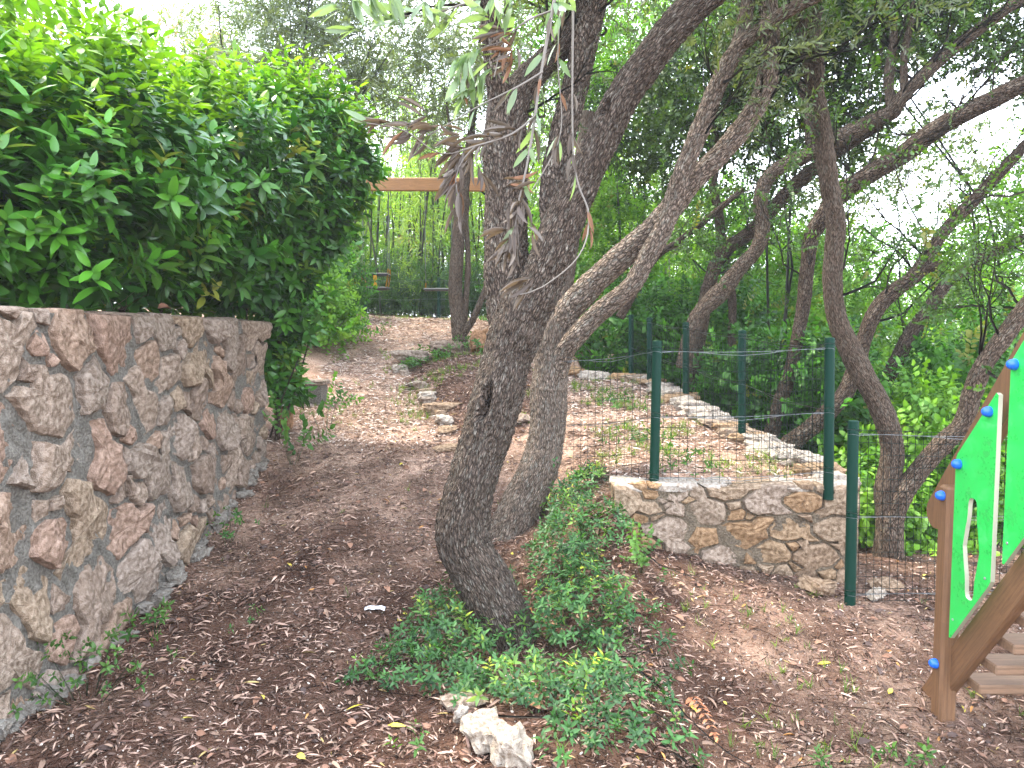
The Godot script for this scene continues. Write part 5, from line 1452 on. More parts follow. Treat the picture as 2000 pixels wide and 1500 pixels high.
func lathe(prof: Array, segs: int) -> ArrayMesh:
	# profile of [radius, height], turned about y
	var T := PackedVector3Array()
	for i in prof.size() - 1:
		for k in segs:
			var a := TAU * k / segs
			var b := TAU * (k + 1) / segs
			var p := [Vector3(cos(a) * prof[i][0], prof[i][1], sin(a) * prof[i][0]), Vector3(cos(b) * prof[i][0], prof[i][1], sin(b) * prof[i][0]), Vector3(cos(a) * prof[i + 1][0], prof[i + 1][1], sin(a) * prof[i + 1][0]), Vector3(cos(b) * prof[i + 1][0], prof[i + 1][1], sin(b) * prof[i + 1][0])]
			T.append_array([p[0], p[1], p[2], p[1], p[3], p[2]])
	return half_flat(T, 0.75)

func wires(P: Array, r: float) -> ArrayMesh:
	# each wire a thin prism; P holds point lists
	var lines := []
	for p in P: lines.append([p, r])
	var V := PackedVector3Array()
	var N := PackedVector3Array()
	var I := PackedInt32Array()
	for L in P:
		var base := V.size()
		var n: int = L.size()
		var side := Vector3(0.21, 0.3, 0.93)
		for i in n:
			var t: Vector3 = (L[mini(i + 1, n - 1)] - L[maxi(i - 1, 0)]).normalized()
			side = (side - t * side.dot(t)).normalized()
			var up := t.cross(side)
			for k in 3:
				var d := side * cos(TAU * k / 3) + up * sin(TAU * k / 3)
				V.append(L[i] + d * r)
				N.append(d)
		for i in n - 1:
			for k in 3:
				var o := base + i * 3 + k
				var q := base + i * 3 + (k + 1) % 3
				I.append_array([o, q, o + 3, q, q + 3, o + 3])
	return arr_mesh(V, N, I)

func mesh_panel(parent: Node3D, a0: Vector3, a1: Vector3, b0: Vector3, b1: Vector3) -> void:
	# welded mesh between two posts (foot, top), a little slack, and three steel tension wires
	var off := -parent.position
	var far := a0.distance_to(b0)
	var nx := int(far / 0.05)
	var L := []
	var f := func(u: float, v: float) -> Vector3:
		var p := a0.lerp(b0, u).lerp(a1.lerp(b1, u), v)
		return p + off + Vector3(0, -0.015 * sin(PI * u), 0.02 * sin(PI * u) * nz.get_noise_2d(u * 3.0 + a0.x, v * 2.0))
	for i in range(1, nx):
		var l := PackedVector3Array()
		for k in 5: l.append(f.call(float(i) / nx, 0.02 + 0.93 * k / 4.0))
		L.append(l)
	var ny := int(a0.distance_to(a1) / 0.075)
	for j in ny + 1:
		var l := PackedVector3Array()
		for k in 9: l.append(f.call(k / 8.0, 0.02 + 0.93 * j / ny))
		L.append(l)
	var m := part("wire_mesh", wires(L, 0.0018), M.wire_green, parent)
	m.set_meta("kind", "stuff")
	for v in [0.06, 0.48, 0.93]:
		for s in 2:
			var l := PackedVector3Array()
			for k in 9:
				var p: Vector3 = f.call(k / 8.0, v)
				l.append(p + Vector3(0, 0.012 * s * sin(PI * k / 8.0 * 3.0) - 0.01 * s, 0.004))
			part("tension_wire", wires([l], 0.0019), M.steel, parent)
	# wire wound round the posts
	for e in [[a0, a1]]:
		for v in [0.06, 0.48, 0.93]:
			var c: Vector3 = e[0].lerp(e[1], v) + off
			var l := PackedVector3Array()
			for k in 25:
				l.append(c + Vector3(cos(k * 0.55) * 0.032, 0.0025 * k - 0.02 + 0.01 * sin(k * 0.55), sin(k * 0.55) * 0.032))
			part("wire_tie", wires([l], 0.0012), M.steel, parent)

func fences() -> void:
	var P := [[Vector3(0.37, 0.42, -5.02), Vector3(0.37, 1.38, -5.06)], [Vector3(0.89, 0.54, -4.67), Vector3(0.91, 1.45, -4.73)], [Vector3(1.94, 0.60, -4.57), Vector3(1.94, 1.47, -4.61)], [Vector3(1.80, 0.72, -5.86), Vector3(1.80, 1.52, -5.91)], [Vector3(1.66, 0.79, -7.17), Vector3(1.66, 1.60, -7.22)], [Vector3(1.46, 0.93, -7.98), Vector3(1.46, 1.66, -8.03)], [Vector3(1.39, 0.98, -8.79), Vector3(1.39, 1.71, -8.83)]]
	var f := thing("terrace_fence", "green post and wire mesh fence round the stone terrace", "fence", Vector3(1.5, 0.6, -5.5))
	for i in range(1, P.size()): post(f, P[i][0], P[i][1], 0.03)
	for i in P.size() - 1: mesh_panel(f, P[i][0], P[i][1], P[i + 1][0], P[i + 1][1])
	var g := thing("lower_fence", "green post and wire mesh fence running right below the retaining wall", "fence", Vector3(1.93, -0.06, -4.21))
	var Q := [[Vector3(1.93, -0.05, -4.21), Vector3(1.95, 1.0, -4.28)], [Vector3(3.7, -0.1, -4.55), Vector3(3.72, 0.95, -4.6)]]
	for q in Q: post(g, q[0], q[1], 0.03)
	mesh_panel(g, Q[0][0], Q[0][1], Q[1][0], Q[1][1])
	var h := thing("swing_fence", "green post and wire fence behind the swings", "fence", Vector3(-1.26, 1.75, -13.05))
	var S := [[Vector3(-4.2, 1.8, -13.0), Vector3(-4.2, 2.6, -13.0)], [Vector3(-2.53, 1.76, -13.06), Vector3(-2.53, 2.45, -13.06)], [Vector3(-1.26, 1.74, -13.05), Vector3(-1.26, 2.46, -13.05)], [Vector3(0.3, 1.7, -13.0), Vector3(0.3, 2.4, -13.0)], [Vector3(1.5, 1.5, -13.0), Vector3(1.5, 2.2, -13.0)]]
	for q in S: post(h, q[0], q[1], 0.03)
	for i in S.size() - 1: mesh_panel(h, S[i][0], S[i][1], S[i + 1][0], S[i + 1][1])

# ---------------------------------------------------------------- swings
func board(parent: Node, called: String, a: Vector3, b: Vector3, wide: float, thick: float, m: Material, up := Vector3.UP, bev := 0.008) -> MeshInstance3D:
	# a timber from a to b: length along local y, width towards up
	var y := (b - a).normalized()
	var z := (up - y * up.dot(y)).normalized()
	return part(called, bevel_box(Vector3(thick, a.distance_to(b), wide), bev), m, parent, (a + b) / 2 - (parent as Node3D).position, Basis(y.cross(z), y, z))

func swings() -> void:
	var s := thing("swing_set", "wooden swing set with an orange-brown beam at the end of the path", "swing set", Vector3(-1.5, 1.7, -11.8))
	var a := Vector3(-3.35, 3.86, -12.2)
	var b := Vector3(0.25, 3.66, -11.2)
	board(s, "beam", a, b, 0.19, 0.1, M.timber_orange)
	for e in [[a, 0.12], [b, -0.25]]:
		for k in [-1.0, 1.0]:
			var top: Vector3 = e[0] + Vector3(e[1], -0.02, 0.07 * k)
			var foot := top + Vector3(-0.05, 0, 0.55 * k)
			foot.y = gh(foot.x, foot.z) - 0.1
			board(s, "leg", foot, top, 0.1, 0.1, M.timber_orange, Vector3(0, 0.3, 1))
	part("brace", wires([PackedVector3Array([Vector3(-0.55, 3.68, -11.45) - s.position, Vector3(-0.1, 3.35, -11.4) - s.position])], 0.02), M.rope_blue, s)
	var rope := func(p: Node3D, from: Vector3, to: Vector3) -> void:
		part("chain", wires([PackedVector3Array([from - p.position, to - p.position])], 0.006), M.steel, p)
	# toddler seat: two black bars held by yellow straps
	var c := Vector3(-2.12, 2.19, -11.85)
	var t := thing("toddler_swing", "toddler swing seat with black bars and yellow straps", "swing", c)
	part("seat", bevel_box(Vector3(0.40, 0.045, 0.24), 0.015), M.black_rubber, t)
	part("seat_bar", bevel_box(Vector3(0.42, 0.04, 0.035), 0.012), M.black_rubber, t, Vector3(0, 0.215, 0.11))
	part("seat_bar", bevel_box(Vector3(0.42, 0.04, 0.035), 0.012), M.black_rubber, t, Vector3(0, 0.215, -0.11))
	for k in [-1.0, 1.0]:
		for z in [0.11, -0.11]:
			part("strap", wires([PackedVector3Array([Vector3(k * 0.165, 0.0, z), Vector3(k * 0.185, 0.1, z), Vector3(k * 0.2, 0.215, z), Vector3(k * 0.2, 0.3, z * 0.8)])], 0.014), M.yellow_plastic, t)
		rope.call(t, c + Vector3(k * 0.2, 0.3, 0.09), Vector3(c.x + k * 0.2, 3.7, -11.86))
		rope.call(t, c + Vector3(k * 0.2, 0.3, -0.09), Vector3(c.x + k * 0.2, 3.7, -11.86))
	part("crotch_strap", bevel_box(Vector3(0.05, 0.2, 0.02), 0.006), M.yellow_plastic, t, Vector3(0, 0.11, 0.11))
	# flat seat
	var d := Vector3(-1.12, 2.16, -11.62)
	var u := thing("flat_swing", "flat black swing seat left of the slim forked tree", "swing", d)
	part("seat", bevel_box(Vector3(0.46, 0.04, 0.18), 0.014), M.black_rubber, u)
	for k in [-1.0, 1.0]:
		part("strap", wires([PackedVector3Array([Vector3(k * 0.2, 0.0, 0), Vector3(k * 0.2, 0.1, 0)])], 0.012), M.yellow_plastic, u)
		rope.call(u, d + Vector3(k * 0.2, 0.08, 0), Vector3(d.x + k * 0.2, 3.65, -11.58))

# ---------------------------------------------------------------- stairs of the play tower
func extrude_x(outer: PackedVector2Array, hole: PackedVector2Array, thick: float) -> ArrayMesh:
	# outline in (z, y), thickness along x; the second surface is the edge
	if Geometry2D.is_polygon_clockwise(outer): outer.reverse()
	var ring := outer.duplicate()
	if hole.size():
		if not Geometry2D.is_polygon_clockwise(hole): hole.reverse()
		var bi := 0
		var bj := 0
		var best := 1e9
		for i in outer.size():
			for j in hole.size():
				var d := outer[i].distance_to(hole[j])
				if d < best:
					best = d; bi = i; bj = j
		ring = PackedVector2Array()
		for i in bi + 1: ring.append(outer[i])
		for j in hole.size() + 1: ring.append(hole[(bj + j) % hole.size()])
		for i in range(bi, outer.size()): ring.append(outer[i])
	var idx := Geometry2D.triangulate_polygon(ring)
	var T := PackedVector3Array()
	for k in range(0, idx.size(), 3):
		var p := [ring[idx[k]], ring[idx[k + 1]], ring[idx[k + 2]]]
		for sg in [-1.0, 1.0]:
			var q := []
			for v in p: q.append(Vector3(sg * thick / 2, v.y, v.x))
			if ((q[2] - q[0]).cross(q[1] - q[0])).x * sg < 0.0: T.append_array([q[0], q[2], q[1]])
			else: T.append_array([q[0], q[1], q[2]])
	var m := flat_mesh(T)
	var E := PackedVector3Array()
	for poly in [outer, hole]:
		for i in poly.size():
			var a: Vector2 = poly[i]
			var b: Vector2 = poly[(i + 1) % poly.size()]
			var a0 := Vector3(-thick / 2, a.y, a.x)
			var a1 := Vector3(thick / 2, a.y, a.x)
			var b0 := Vector3(-thick / 2, b.y, b.x)
			var b1 := Vector3(thick / 2, b.y, b.x)
			E.append_array([a0, a1, b0, b0, a1, b1])
	var en := PackedVector3Array()
	for i in range(0, E.size(), 3):
		var n := (E[i + 2] - E[i]).cross(E[i + 1] - E[i]).normalized()
		for k in 3: en.append(n)
	var arr := []
	arr.resize(Mesh.ARRAY_MAX)
	arr[Mesh.ARRAY_VERTEX] = E
	arr[Mesh.ARRAY_NORMAL] = en
	m.add_surface_from_arrays(Mesh.PRIMITIVE_TRIANGLES, arr)
	m.surface_set_material(0, M.green_plastic)
	m.surface_set_material(1, M.cream_plastic)
	return m

func play_stairs() -> void:
	# the stairs come up towards the viewer; x = 1.91 is their left side
	var X := 1.955
	var t := thing("play_stairs", "wooden playground stairs with bright green side panels and blue caps", "play stairs", Vector3(X, -0.25, -3.3))
	var o := t.position
	var dirv := Vector3(0, 0.86, 0.66).normalized()
	for sx in [0.02, 0.78]:
		var lo := Vector3(X + sx, -0.27, -3.50)
		board(t, "stringer", lo, lo + dirv * 1.75, 0.13, 0.045, M.timber, Vector3(0, 0.5, -0.7))
		# handrail with a rounded lower end
		var r0 := Vector3(X + sx + 0.015, 0.64, -3.50)
		var rail := PackedVector2Array()
		var du := Vector2(dirv.z, dirv.y)
		var dn := Vector2(-du.y, du.x)
		var c0 := Vector2(r0.z, r0.y) + du * 0.07
		for k in 13:
			var a := PI * k / 12.0
			rail.append(c0 + (dn * cos(a) - du * sin(a)) * 0.075)
		rail.append(c0 + du * 1.45 - dn * 0.075)
		rail.append(c0 + du * 1.45 + dn * 0.075)
		part("handrail", extrude_x(rail, PackedVector2Array(), 0.04), M.timber, t, Vector3(r0.x, 0, 0) - o)
	for k in 8:
		var y := 0.0 + 0.132 * k
		var z := -3.2 + 0.102 * k
		part("tread", bevel_box(Vector3(0.13, 0.70, 0.042), 0.006), M.timber_worn, t, Vector3(X + 0.40, y, z) - o, Basis(Vector3(0, 0, 1), Vector3(1, 0, 0), Vector3(0, 1, 0)))
	for sx in [0.0, 0.8]:
		var p := part("post", bevel_box(Vector3(0.08, 1.22, 0.08), 0.012), M.timber, t, Vector3(X + sx - 0.005, 0.245, -3.3) - o)
		p.name = "post"
		part("post", bevel_box(Vector3(0.09, 2.4, 0.09), 0.012), M.timber, t, Vector3(X + sx, 0.9, -2.25) - o)
	# panels
	var face := X - 0.035
	var slot := PackedVector2Array()
	for k in 40:
		var a := TAU * k / 40.0
		var y := 0.63 + 0.215 * signf(sin(a)) * pow(absf(sin(a)), 0.55)
		slot.append(Vector2(-3.085 + 0.045 * cos(a) * pow(absf(cos(a)), -0.35 if absf(cos(a)) > 0.02 else 0.0) * (1.0 + 0.25 * cos((y - 0.63) * 22.0)), y))
	var pane := func(z0: float, z1: float, b0: float, t0: float, b1: float, t1: float, hole: PackedVector2Array) -> void:
		var q := PackedVector2Array()
		for c in [[Vector2(z0, b0), Vector2(0, 0.012), Vector2(0.012, 0.012)], [Vector2(z1, b1), Vector2(-0.012, -0.01), Vector2(0, 0.012)], [Vector2(z1, t1), Vector2(0, -0.014), Vector2(-0.014, -0.006)], [Vector2(z0, t0), Vector2(0.01, 0.012), Vector2(0, -0.012)]]:
			q.append(c[0] + c[1]); q.append(c[0] + c[2])
		part("panel", extrude_x(q, hole, 0.018), null, t, Vector3(face, 0, 0) - o)
	pane.call(-3.215, -2.95, 0.19, 1.0, 0.525, 1.30, slot)
	var slot2 := PackedVector2Array()
	for p in slot: slot2.append(p + Vector2(0.37, 0.47))
	pane.call(-2.885, -2.62, 0.62, 1.42, 0.955, 1.74, slot2)
	# caps and screws
	var cap := lathe([[0.0, -0.004], [0.0215, -0.004], [0.0225, 0.004], [0.0205, 0.016], [0.015, 0.026], [0.008, 0.0305], [0.0, 0.032]], 18)
	var outw := Basis(Vector3.BACK, PI / 2)
	for c in [[face - 0.009, 0.97, -3.19], [face - 0.009, 1.215, -3.0], [face - 0.009, 1.41, -2.86], [face - 0.009, 1.64, -2.68], [X - 0.046, 0.81, -3.3], [X - 0.046, 0.045, -3.3]]:
		part("cap", cap, M.blue_plastic, t, Vector3(c[0], c[1], c[2]) - o, outw)
	var screw := lathe([[0.0, 0.0], [0.006, 0.0], [0.006, 0.002], [0.0, 0.003]], 10)
	t.position.y -= 0.03
	for c in [[0.29, -3.19], [0.54, -2.985], [0.72, -2.86], [0.97, -2.66]]:
		part("screw", screw, M.steel, t, Vector3(face - 0.009, c[0], c[1]) - o, outw)

# ---------------------------------------------------------------- vines, weeds, litter, stones
func on_ground(x: float, z: float, lift := 0.0) -> Vector3:
	return Vector3(x, gh(x, z) + lift, z)

func undergrowth() -> void:
	var vc := [Color(0.025, 0.085, 0.025), Color(0.085, 0.225, 0.055), Color(0.22, 0.36, 0.06)]
	# patches: x, z, rx, rz, height, count
	var patches := [
		["glossy green vines spilling left of the crooked trunk's foot", [[-0.30, -3.75, 0.36, 0.5, 0.2, 230], [-0.40, -3.3, 0.34, 0.33, 0.12, 130], [-0.2, -4.3, 0.25, 0.3, 0.12, 60]]],
		["green vines mounded against the right of the crooked trunk", [[0.30, -3.72, 0.34, 0.42, 0.3, 280], [0.28, -4.2, 0.22, 0.28, 0.55, 230], [0.58, -3.5, 0.28, 0.45, 0.1, 90]]],
		["sparser green vines on the bank in front of the crooked trunk", [[0.1, -3.1, 0.45, 0.28, 0.12, 150], [0.42, -2.9, 0.36, 0.35, 0.1, 110], [0.25, -2.6, 0.25, 0.2, 0.07, 30]]],
		["green weeds around the grey tree and the end of the retaining wall", [[0.42, -4.9, 0.25, 0.3, 0.12, 170], [0.55, -4.4, 0.2, 0.25, 0.1, 110]]],
	]
	for p in patches:
		var first: Array = p[1][0]
		var at := on_ground(first[0], first[1])
		var t := thing("vine_patch", p[0], "vines", at, "vines at the foot of the crooked tree")
		var A := []
		var B := []
		var lines := []
		for q in p[1]:
			for k in q[5]:
				var a := rng.randf() * TAU
				var rr := sqrt(rng.randf()) * (0.85 + 0.4 * nz2.get_noise_2d(cos(a) * 2.0 + q[0] * 5.0, sin(a) * 2.0))
				var x: float = q[0] + cos(a) * rr * q[2]
				var z: float = q[1] + sin(a) * rr * q[3]
				if Vector2(x, z).distance_to(Vector2(0.0, -3.93)) < 0.15: continue
				var top: float = q[4] * (1.0 - rr * rr * 0.8) * (0.6 + 0.8 * absf(nz.get_noise_2d(x * 4.0, z * 4.0)))
				var h := top * sqrt(rng.randf()) + 0.015
				var pos := on_ground(x, z, h)
				var tr := Transform3D(aim(Vector3(cos(a) * 0.6 * rr, 1.0, sin(a) * 0.6 * rr) + Vector3(rng.randfn(), rng.randfn() * 0.5, rng.randfn() + 0.25) * 0.45, rng.randf() * TAU).scaled_local(Vector3.ONE * rng.randf_range(0.7, 1.25)), pos)
				if k % 3 == 0: B.append(tr)
				else: A.append(tr)
				if k % 9 == 0:
					lines.append([PackedVector3Array([on_ground(x + rng.randfn() * 0.06, z + rng.randfn() * 0.06, -0.01) - at, pos.lerp(on_ground(x, z), 0.5) + Vector3(rng.randfn(), 0, rng.randfn()) * 0.02 - at, pos - at]), 0.0022])
		var near: Array = A.slice(0, 36)
		A = A.slice(36)
		for tr in near:
			for w in whorl_leaves(7, 1.0, 0.045, 1.0):
				var q: Transform3D = tr * w[0]
				part("leaf", vine_leaf_mesh(), vine_mats()[rng.randi() % 4], t, q.origin - at, q.basis)
		add_part_copies(t, "foliage", SPRAY.vine, M.leaf, A, vc)
		add_part_copies(t, "foliage", SPRAY.vine2, M.leaf, B, vc)
		var o := part("stems", twig_mesh(lines), vine_stem(), t)
		o.set_meta("kind", "stuff")
		# bright young runners trailing out
	# small weeds one can count
	var weeds := [
		["small leafy seedling by the far end of the stone wall", -1.72, -5.85, 0.28, 9, "broad", 0.8], ["second leafy seedling on the path near the concrete blocks", -1.62, -6.5, 0.3, 10, "broad", 0.8], ["feathery green weed against the stone wall's foot", -1.83, -4.75, 0.2, 22, "vine2", 1.0],
		["bushy pale weed growing at the near foot of the stone wall", -1.78, -3.05, 0.24, 60, "vine2", 1.0], ["small fanned seedling below a mortar lump by the wall", -1.78, -3.65, 0.12, 8, "vine", 1.2], ["tiny seedling on the dark soil near the wall", -1.35, -3.75, 0.06, 3, "vine", 0.8],
		["light green sprig beside the white rock", -0.36, -2.62, 0.05, 4, "vine", 1.0], ["tiny weed in the middle of the near path", -0.62, -3.2, 0.04, 3, "vine2", 1.2], ["low weed at the bottom right on the bare earth", 1.22, -2.85, 0.06, 5, "vine", 1.1],
		["green clump at the foot of the slim forked tree", -0.35, -8.75, 0.2, 50, "vine2", 1.6], ["yellowish tuft before the boulders at the path's bend", -1.15, -8.5, 0.12, 30, "vine2", 1.6], ["bushy tuft on the boulder edge left of the slim tree", -0.85, -8.65, 0.16, 34, "vine2", 1.6],
		["low green weeds along the terrace front near the post", 1.15, -4.95, 0.07, 50, "vine2", 1.0], ["green weeds in the middle of the terrace", 1.0, -5.9, 0.06, 40, "vine2", 1.0], ["green weeds on the terrace near its far end", 0.95, -7.0, 0.06, 46, "vine2", 1.2],
		["leafy weed on the bank below the retaining wall", 0.72, -4.1, 0.1, 12, "broad", 0.5],
		["sprig of weeds by the foot of the wooden stair post", 1.62, -2.9, 0.07, 9, "vine", 1.0], ["dark leafy clump behind the swings' path edge", -2.0, -9.6, 0.25, 40, "vine2", 2.2],
	]
	for w in weeds:
		var at := on_ground(w[1], w[2])
		var t := thing("weed", w[0], "weed", at, "weeds on the ground")
		var T := []
		var lines := []
		var spread: float = 0.06 + w[3] * 0.35 + (0.2 if w[4] > 30 else 0.0)
		for k in w[4]:
			var p := Vector3(rng.randfn() * spread * 0.5, 0, rng.randfn() * spread * 0.5)
			p.y = w[3] * rng.randf_range(0.3, 1.0) + gh(at.x + p.x, at.z + p.z) - at.y
			T.append(Transform3D(aim(Vector3(p.x * 6.0, 0.6, p.z * 6.0) + Vector3(rng.randfn(), rng.randfn(), rng.randfn()) * 0.4, rng.randf() * TAU).scaled_local(Vector3.ONE * w[6] * rng.randf_range(0.7, 1.2)), p + at))
			if k % 4 == 0 or w[4] < 15: lines.append([PackedVector3Array([Vector3(p.x * 0.3, -0.01, p.z * 0.3), Vector3(p.x * 0.7, p.y * 0.6, p.z * 0.7), p]), 0.002])
		add_part_copies(t, "leaves", SPRAY[w[5]], M.leaf_thin, T, [Color(0.05, 0.15, 0.03), Color(0.14, 0.28, 0.06)])
		var o := part("stalks", twig_mesh(lines), vine_stem(), t)
		o.set_meta("kind", "stuff")

var _vl: ArrayMesh
func vine_leaf_mesh() -> ArrayMesh:
	if _vl == null:
		var l: Array = SPRAY.vine_leaf
		_vl = arr_mesh(l[0], l[1], l[2])
	return _vl

func vine_mats() -> Array:
	if not M.has("vine_mats"):
		var a := []
		for c in [[0.03, 0.10, 0.03], [0.05, 0.15, 0.04], [0.075, 0.2, 0.05], [0.14, 0.3, 0.06]]:
			var m: StandardMaterial3D = M.leaf.duplicate()
			m.vertex_color_use_as_albedo = false
			m.albedo_color = lin(c[0], c[1], c[2])
			a.append(m)
		M["vine_mats"] = a
	return M.vine_mats

func vine_stem() -> StandardMaterial3D:
	if not M.has("vine_stem"): M["vine_stem"] = mat(lin(0.12, 0.2, 0.06), 0.7)
	return M.vine_stem

func litter() -> void:
	var zones := [  # x0, x1, z0, z1, leaves per square metre near
		[-1.98, 0.7, -6.2, -2.2, 1800.0], [-2.1, 0.3, -9.2, -6.2, 2000.0], [-2.6, 0.7, -12.8, -9.2, 1300.0], [0.5, 2.1, -8.6, -4.75, 1700.0], [0.4, 3.4, -4.6, -2.2, 1500.0], [2.1, 4.2, -7.5, -4.6, 200.0]]
	var slim := leaf_arrays(0.056, 0.0075, 0.6, 0.15, 3, 0.5)
	var curl := leaf_arrays(0.05, 0.013, 0.9, 0.3, 4, 0.5)
	var oval := leaf_arrays(0.05, 0.024, 0.35, 0.25, 4, 0.5)
	var meshes := []
	for l in [slim, curl, oval]: meshes.append(arr_mesh(l[0], l[1], l[2], PackedVector2Array(), white(l[0].size())))
	var T := [[], [], []]
	var twigs := []
	var stones := []
	var chips := []
	var pale := [[], [], []]
	for zi in zones.size():
		var zn: Array = zones[zi]
		var area: float = (zn[1] - zn[0]) * (zn[3] - zn[2])
		for k in int(area * zn[4]):
			var x := rng.randf_range(zn[0], zn[1])
			var z := rng.randf_range(zn[2], zn[3])
			if nz2.get_noise_2d(x * 2.0, z * 2.0) + 0.5 * nz2.get_noise_2d(x * 6.0, z * 6.0) < rng.randf_range(-0.75, 0.3) - 0.1: continue
			var kind := 0 if rng.randf() < 0.72 else 1 if rng.randf() < 0.75 else 2
			var n := (gn(x, z) + Vector3(rng.randfn(), 0, rng.randfn()) * 0.22).normalized()
			var b := leaf_basis(Vector3(rng.randfn(), rng.randfn() * 0.12, rng.randfn()), n, rng.randf_range(-0.6, 0.6)).scaled_local(Vector3.ONE * (rng.randf_range(0.4, 1.05) if rng.randf() < 0.85 else rng.randf_range(1.0, 1.6)))
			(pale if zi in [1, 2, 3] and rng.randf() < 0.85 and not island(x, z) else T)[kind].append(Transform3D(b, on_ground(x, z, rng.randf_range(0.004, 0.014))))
		for k in int(area * 600.0):
			var x := rng.randf_range(zn[0], zn[1])
			var z := rng.randf_range(zn[2], zn[3])
			var n := gn(x, z)
			var b := leaf_basis(Vector3(rng.randfn(), rng.randfn() * 0.05, rng.randfn()), n).scaled_local(Vector3(0.42, rng.randf_range(0.3, 1.3), 0.42) if rng.randf() < 0.95 else Vector3(0.9, rng.randf_range(1.2, 2.6), 0.9))
			twigs.append(Transform3D(b, on_ground(x, z, 0.006)))
		for k in int(area * 800.0):
			var x := rng.randf_range(zn[0], zn[1])
			var z := rng.randf_range(zn[2], zn[3])
			var s := 0.0017 + 0.0055 * pow(rng.randf(), 7.0)
			if z < -6.0: s *= 1.5
			var b := Basis.from_euler(Vector3(rng.randf() * TAU, rng.randf() * TAU, 0)).scaled_local(Vector3(1.0, rng.randf_range(0.35, 0.8), rng.randf_range(0.5, 1.3)) * s)
			if k % 2: chips.append(Transform3D(b, on_ground(x, z, s * 0.4)))
			else: stones.append(Transform3D(b, on_ground(x, z, s * 0.3)))
	var dry := [Color(0.13, 0.06, 0.04), Color(0.56, 0.38, 0.29), Color(0.38, 0.27, 0.10)]
	var names := [["slender dry olive leaves scattered over the ground", dry], ["curled brown dry leaves scattered over the ground", [Color(0.09, 0.05, 0.035), Color(0.36, 0.23, 0.16), Color(0.42, 0.2, 0.06)]], ["broad fallen leaves scattered over the ground", [Color(0.06, 0.036, 0.03), Color(0.30, 0.15, 0.09), Color(0.5, 0.4, 0.06)]]]
	for k in 3:
		var o := copies(numbered("fallen_leaves"), meshes[k], M.leaf_dry, T[k], names[k][1], self, "stuff", 1.5)
		tag(o, names[k][0], "leaf litter", "", "stuff")
	var sky_paled := [[Color(0.42, 0.30, 0.235), Color(0.84, 0.73, 0.64)], [Color(0.28, 0.17, 0.12), Color(0.7, 0.53, 0.43)], [Color(0.24, 0.13, 0.09), Color(0.6, 0.42, 0.31)]]  # leaf colours lightened to carry the open sky over upper path and terrace
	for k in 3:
		var o := copies(numbered("fallen_leaves"), meshes[k], M.leaf_dry, pale[k], sky_paled[k], self)
		tag(o, ["slender leaves on the upper path and terrace, open-sky brightness in their colour", "curled leaves on the upper path and terrace, open-sky brightness in their colour", "broad leaves on the upper path and terrace, open-sky brightness in their colour"][k], "leaf litter", "", "stuff")
	var tw := twig_mesh([[PackedVector3Array([Vector3(0, -0.05, 0), Vector3(0.004, -0.015, 0.001), Vector3(0.001, 0.02, 0), Vector3(-0.003, 0.05, 0.002)]), 0.0022]])
	var dry_twig := mat(Color.WHITE, 0.9)
	dry_twig.vertex_color_use_as_albedo = true
	var o1 := copies("fallen_twigs", tw, dry_twig, twigs, [Color(0.09, 0.04, 0.026), Color(0.36, 0.2, 0.13)], self, "stuff", 1.3)
	tag(o1, "short dry twigs strewn over the brown earth", "twigs", "", "stuff")
	var pebble := rock(Vector3(2, 2, 2), 5, 2, 0.25)
	var o2 := copies("gravel", pebble, dry_twig, stones, [Color(0.30, 0.23, 0.18), Color(0.64, 0.56, 0.49)], self)
	tag(o2, "pale gravel bits mixed into the brown earth", "gravel", "", "stuff")
	var o3 := copies("earth_crumbs", pebble, dry_twig, chips, [Color(0.07, 0.045, 0.035), Color(0.30, 0.19, 0.13)], self)
	tag(o3, "dark crumbs of soil and bark on the path", "soil crumbs", "", "stuff")

func white(n: int) -> PackedColorArray:
	var c := PackedColorArray()
	c.resize(n)
	c.fill(Color.WHITE)
	return c

func grass() -> void:
	var b := new_buf()
	for k in 7:
		var l := leaf_arrays(rng.randf_range(0.04, 0.09), 0.004, 0.3, 0.3, 3, 0.3)
		put_leaf(b, l, Transform3D(leaf_basis(Vector3(rng.randfn() * 0.5, 1, rng.randfn() * 0.5), Vector3(rng.randfn(), 0.2, rng.randfn())), Vector3(rng.randfn(), 0, rng.randfn()) * 0.012), Color.WHITE * rng.randf_range(0.8, 1.2))
	var T := []
	for z in [[0.6, 2.0, -8.4, -4.8, 1500], [-2.1, 0.2, -9.3, -6.5, 420], [-1.2, 0.4, -9.0, -6.4, 900], [-2.6, 0.6, -13.0, -11.5, 500], [0.9, 2.4, -4.4, -2.5, 160], [-1.9, 0.3, -5.5, -2.5, 60]]:
		for k in z[4]:
			var x := rng.randf_range(z[0], z[1])
			var y := rng.randf_range(z[2], z[3])
			if nz2.get_noise_2d(x * 1.3 + 40.0, y * 1.3) < 0.06: continue
			T.append(Transform3D(Basis(Vector3.UP, rng.randf() * TAU).scaled_local(Vector3.ONE * rng.randf_range(0.6, 1.2)), on_ground(x, y, -0.003)))
	var o := copies("grass", buf_mesh(b), M.leaf_thin, T, [Color(0.10, 0.18, 0.03), Color(0.26, 0.34, 0.07)], self)
	tag(o, "short sparse grass on the terrace and path edges", "grass", "", "stuff")

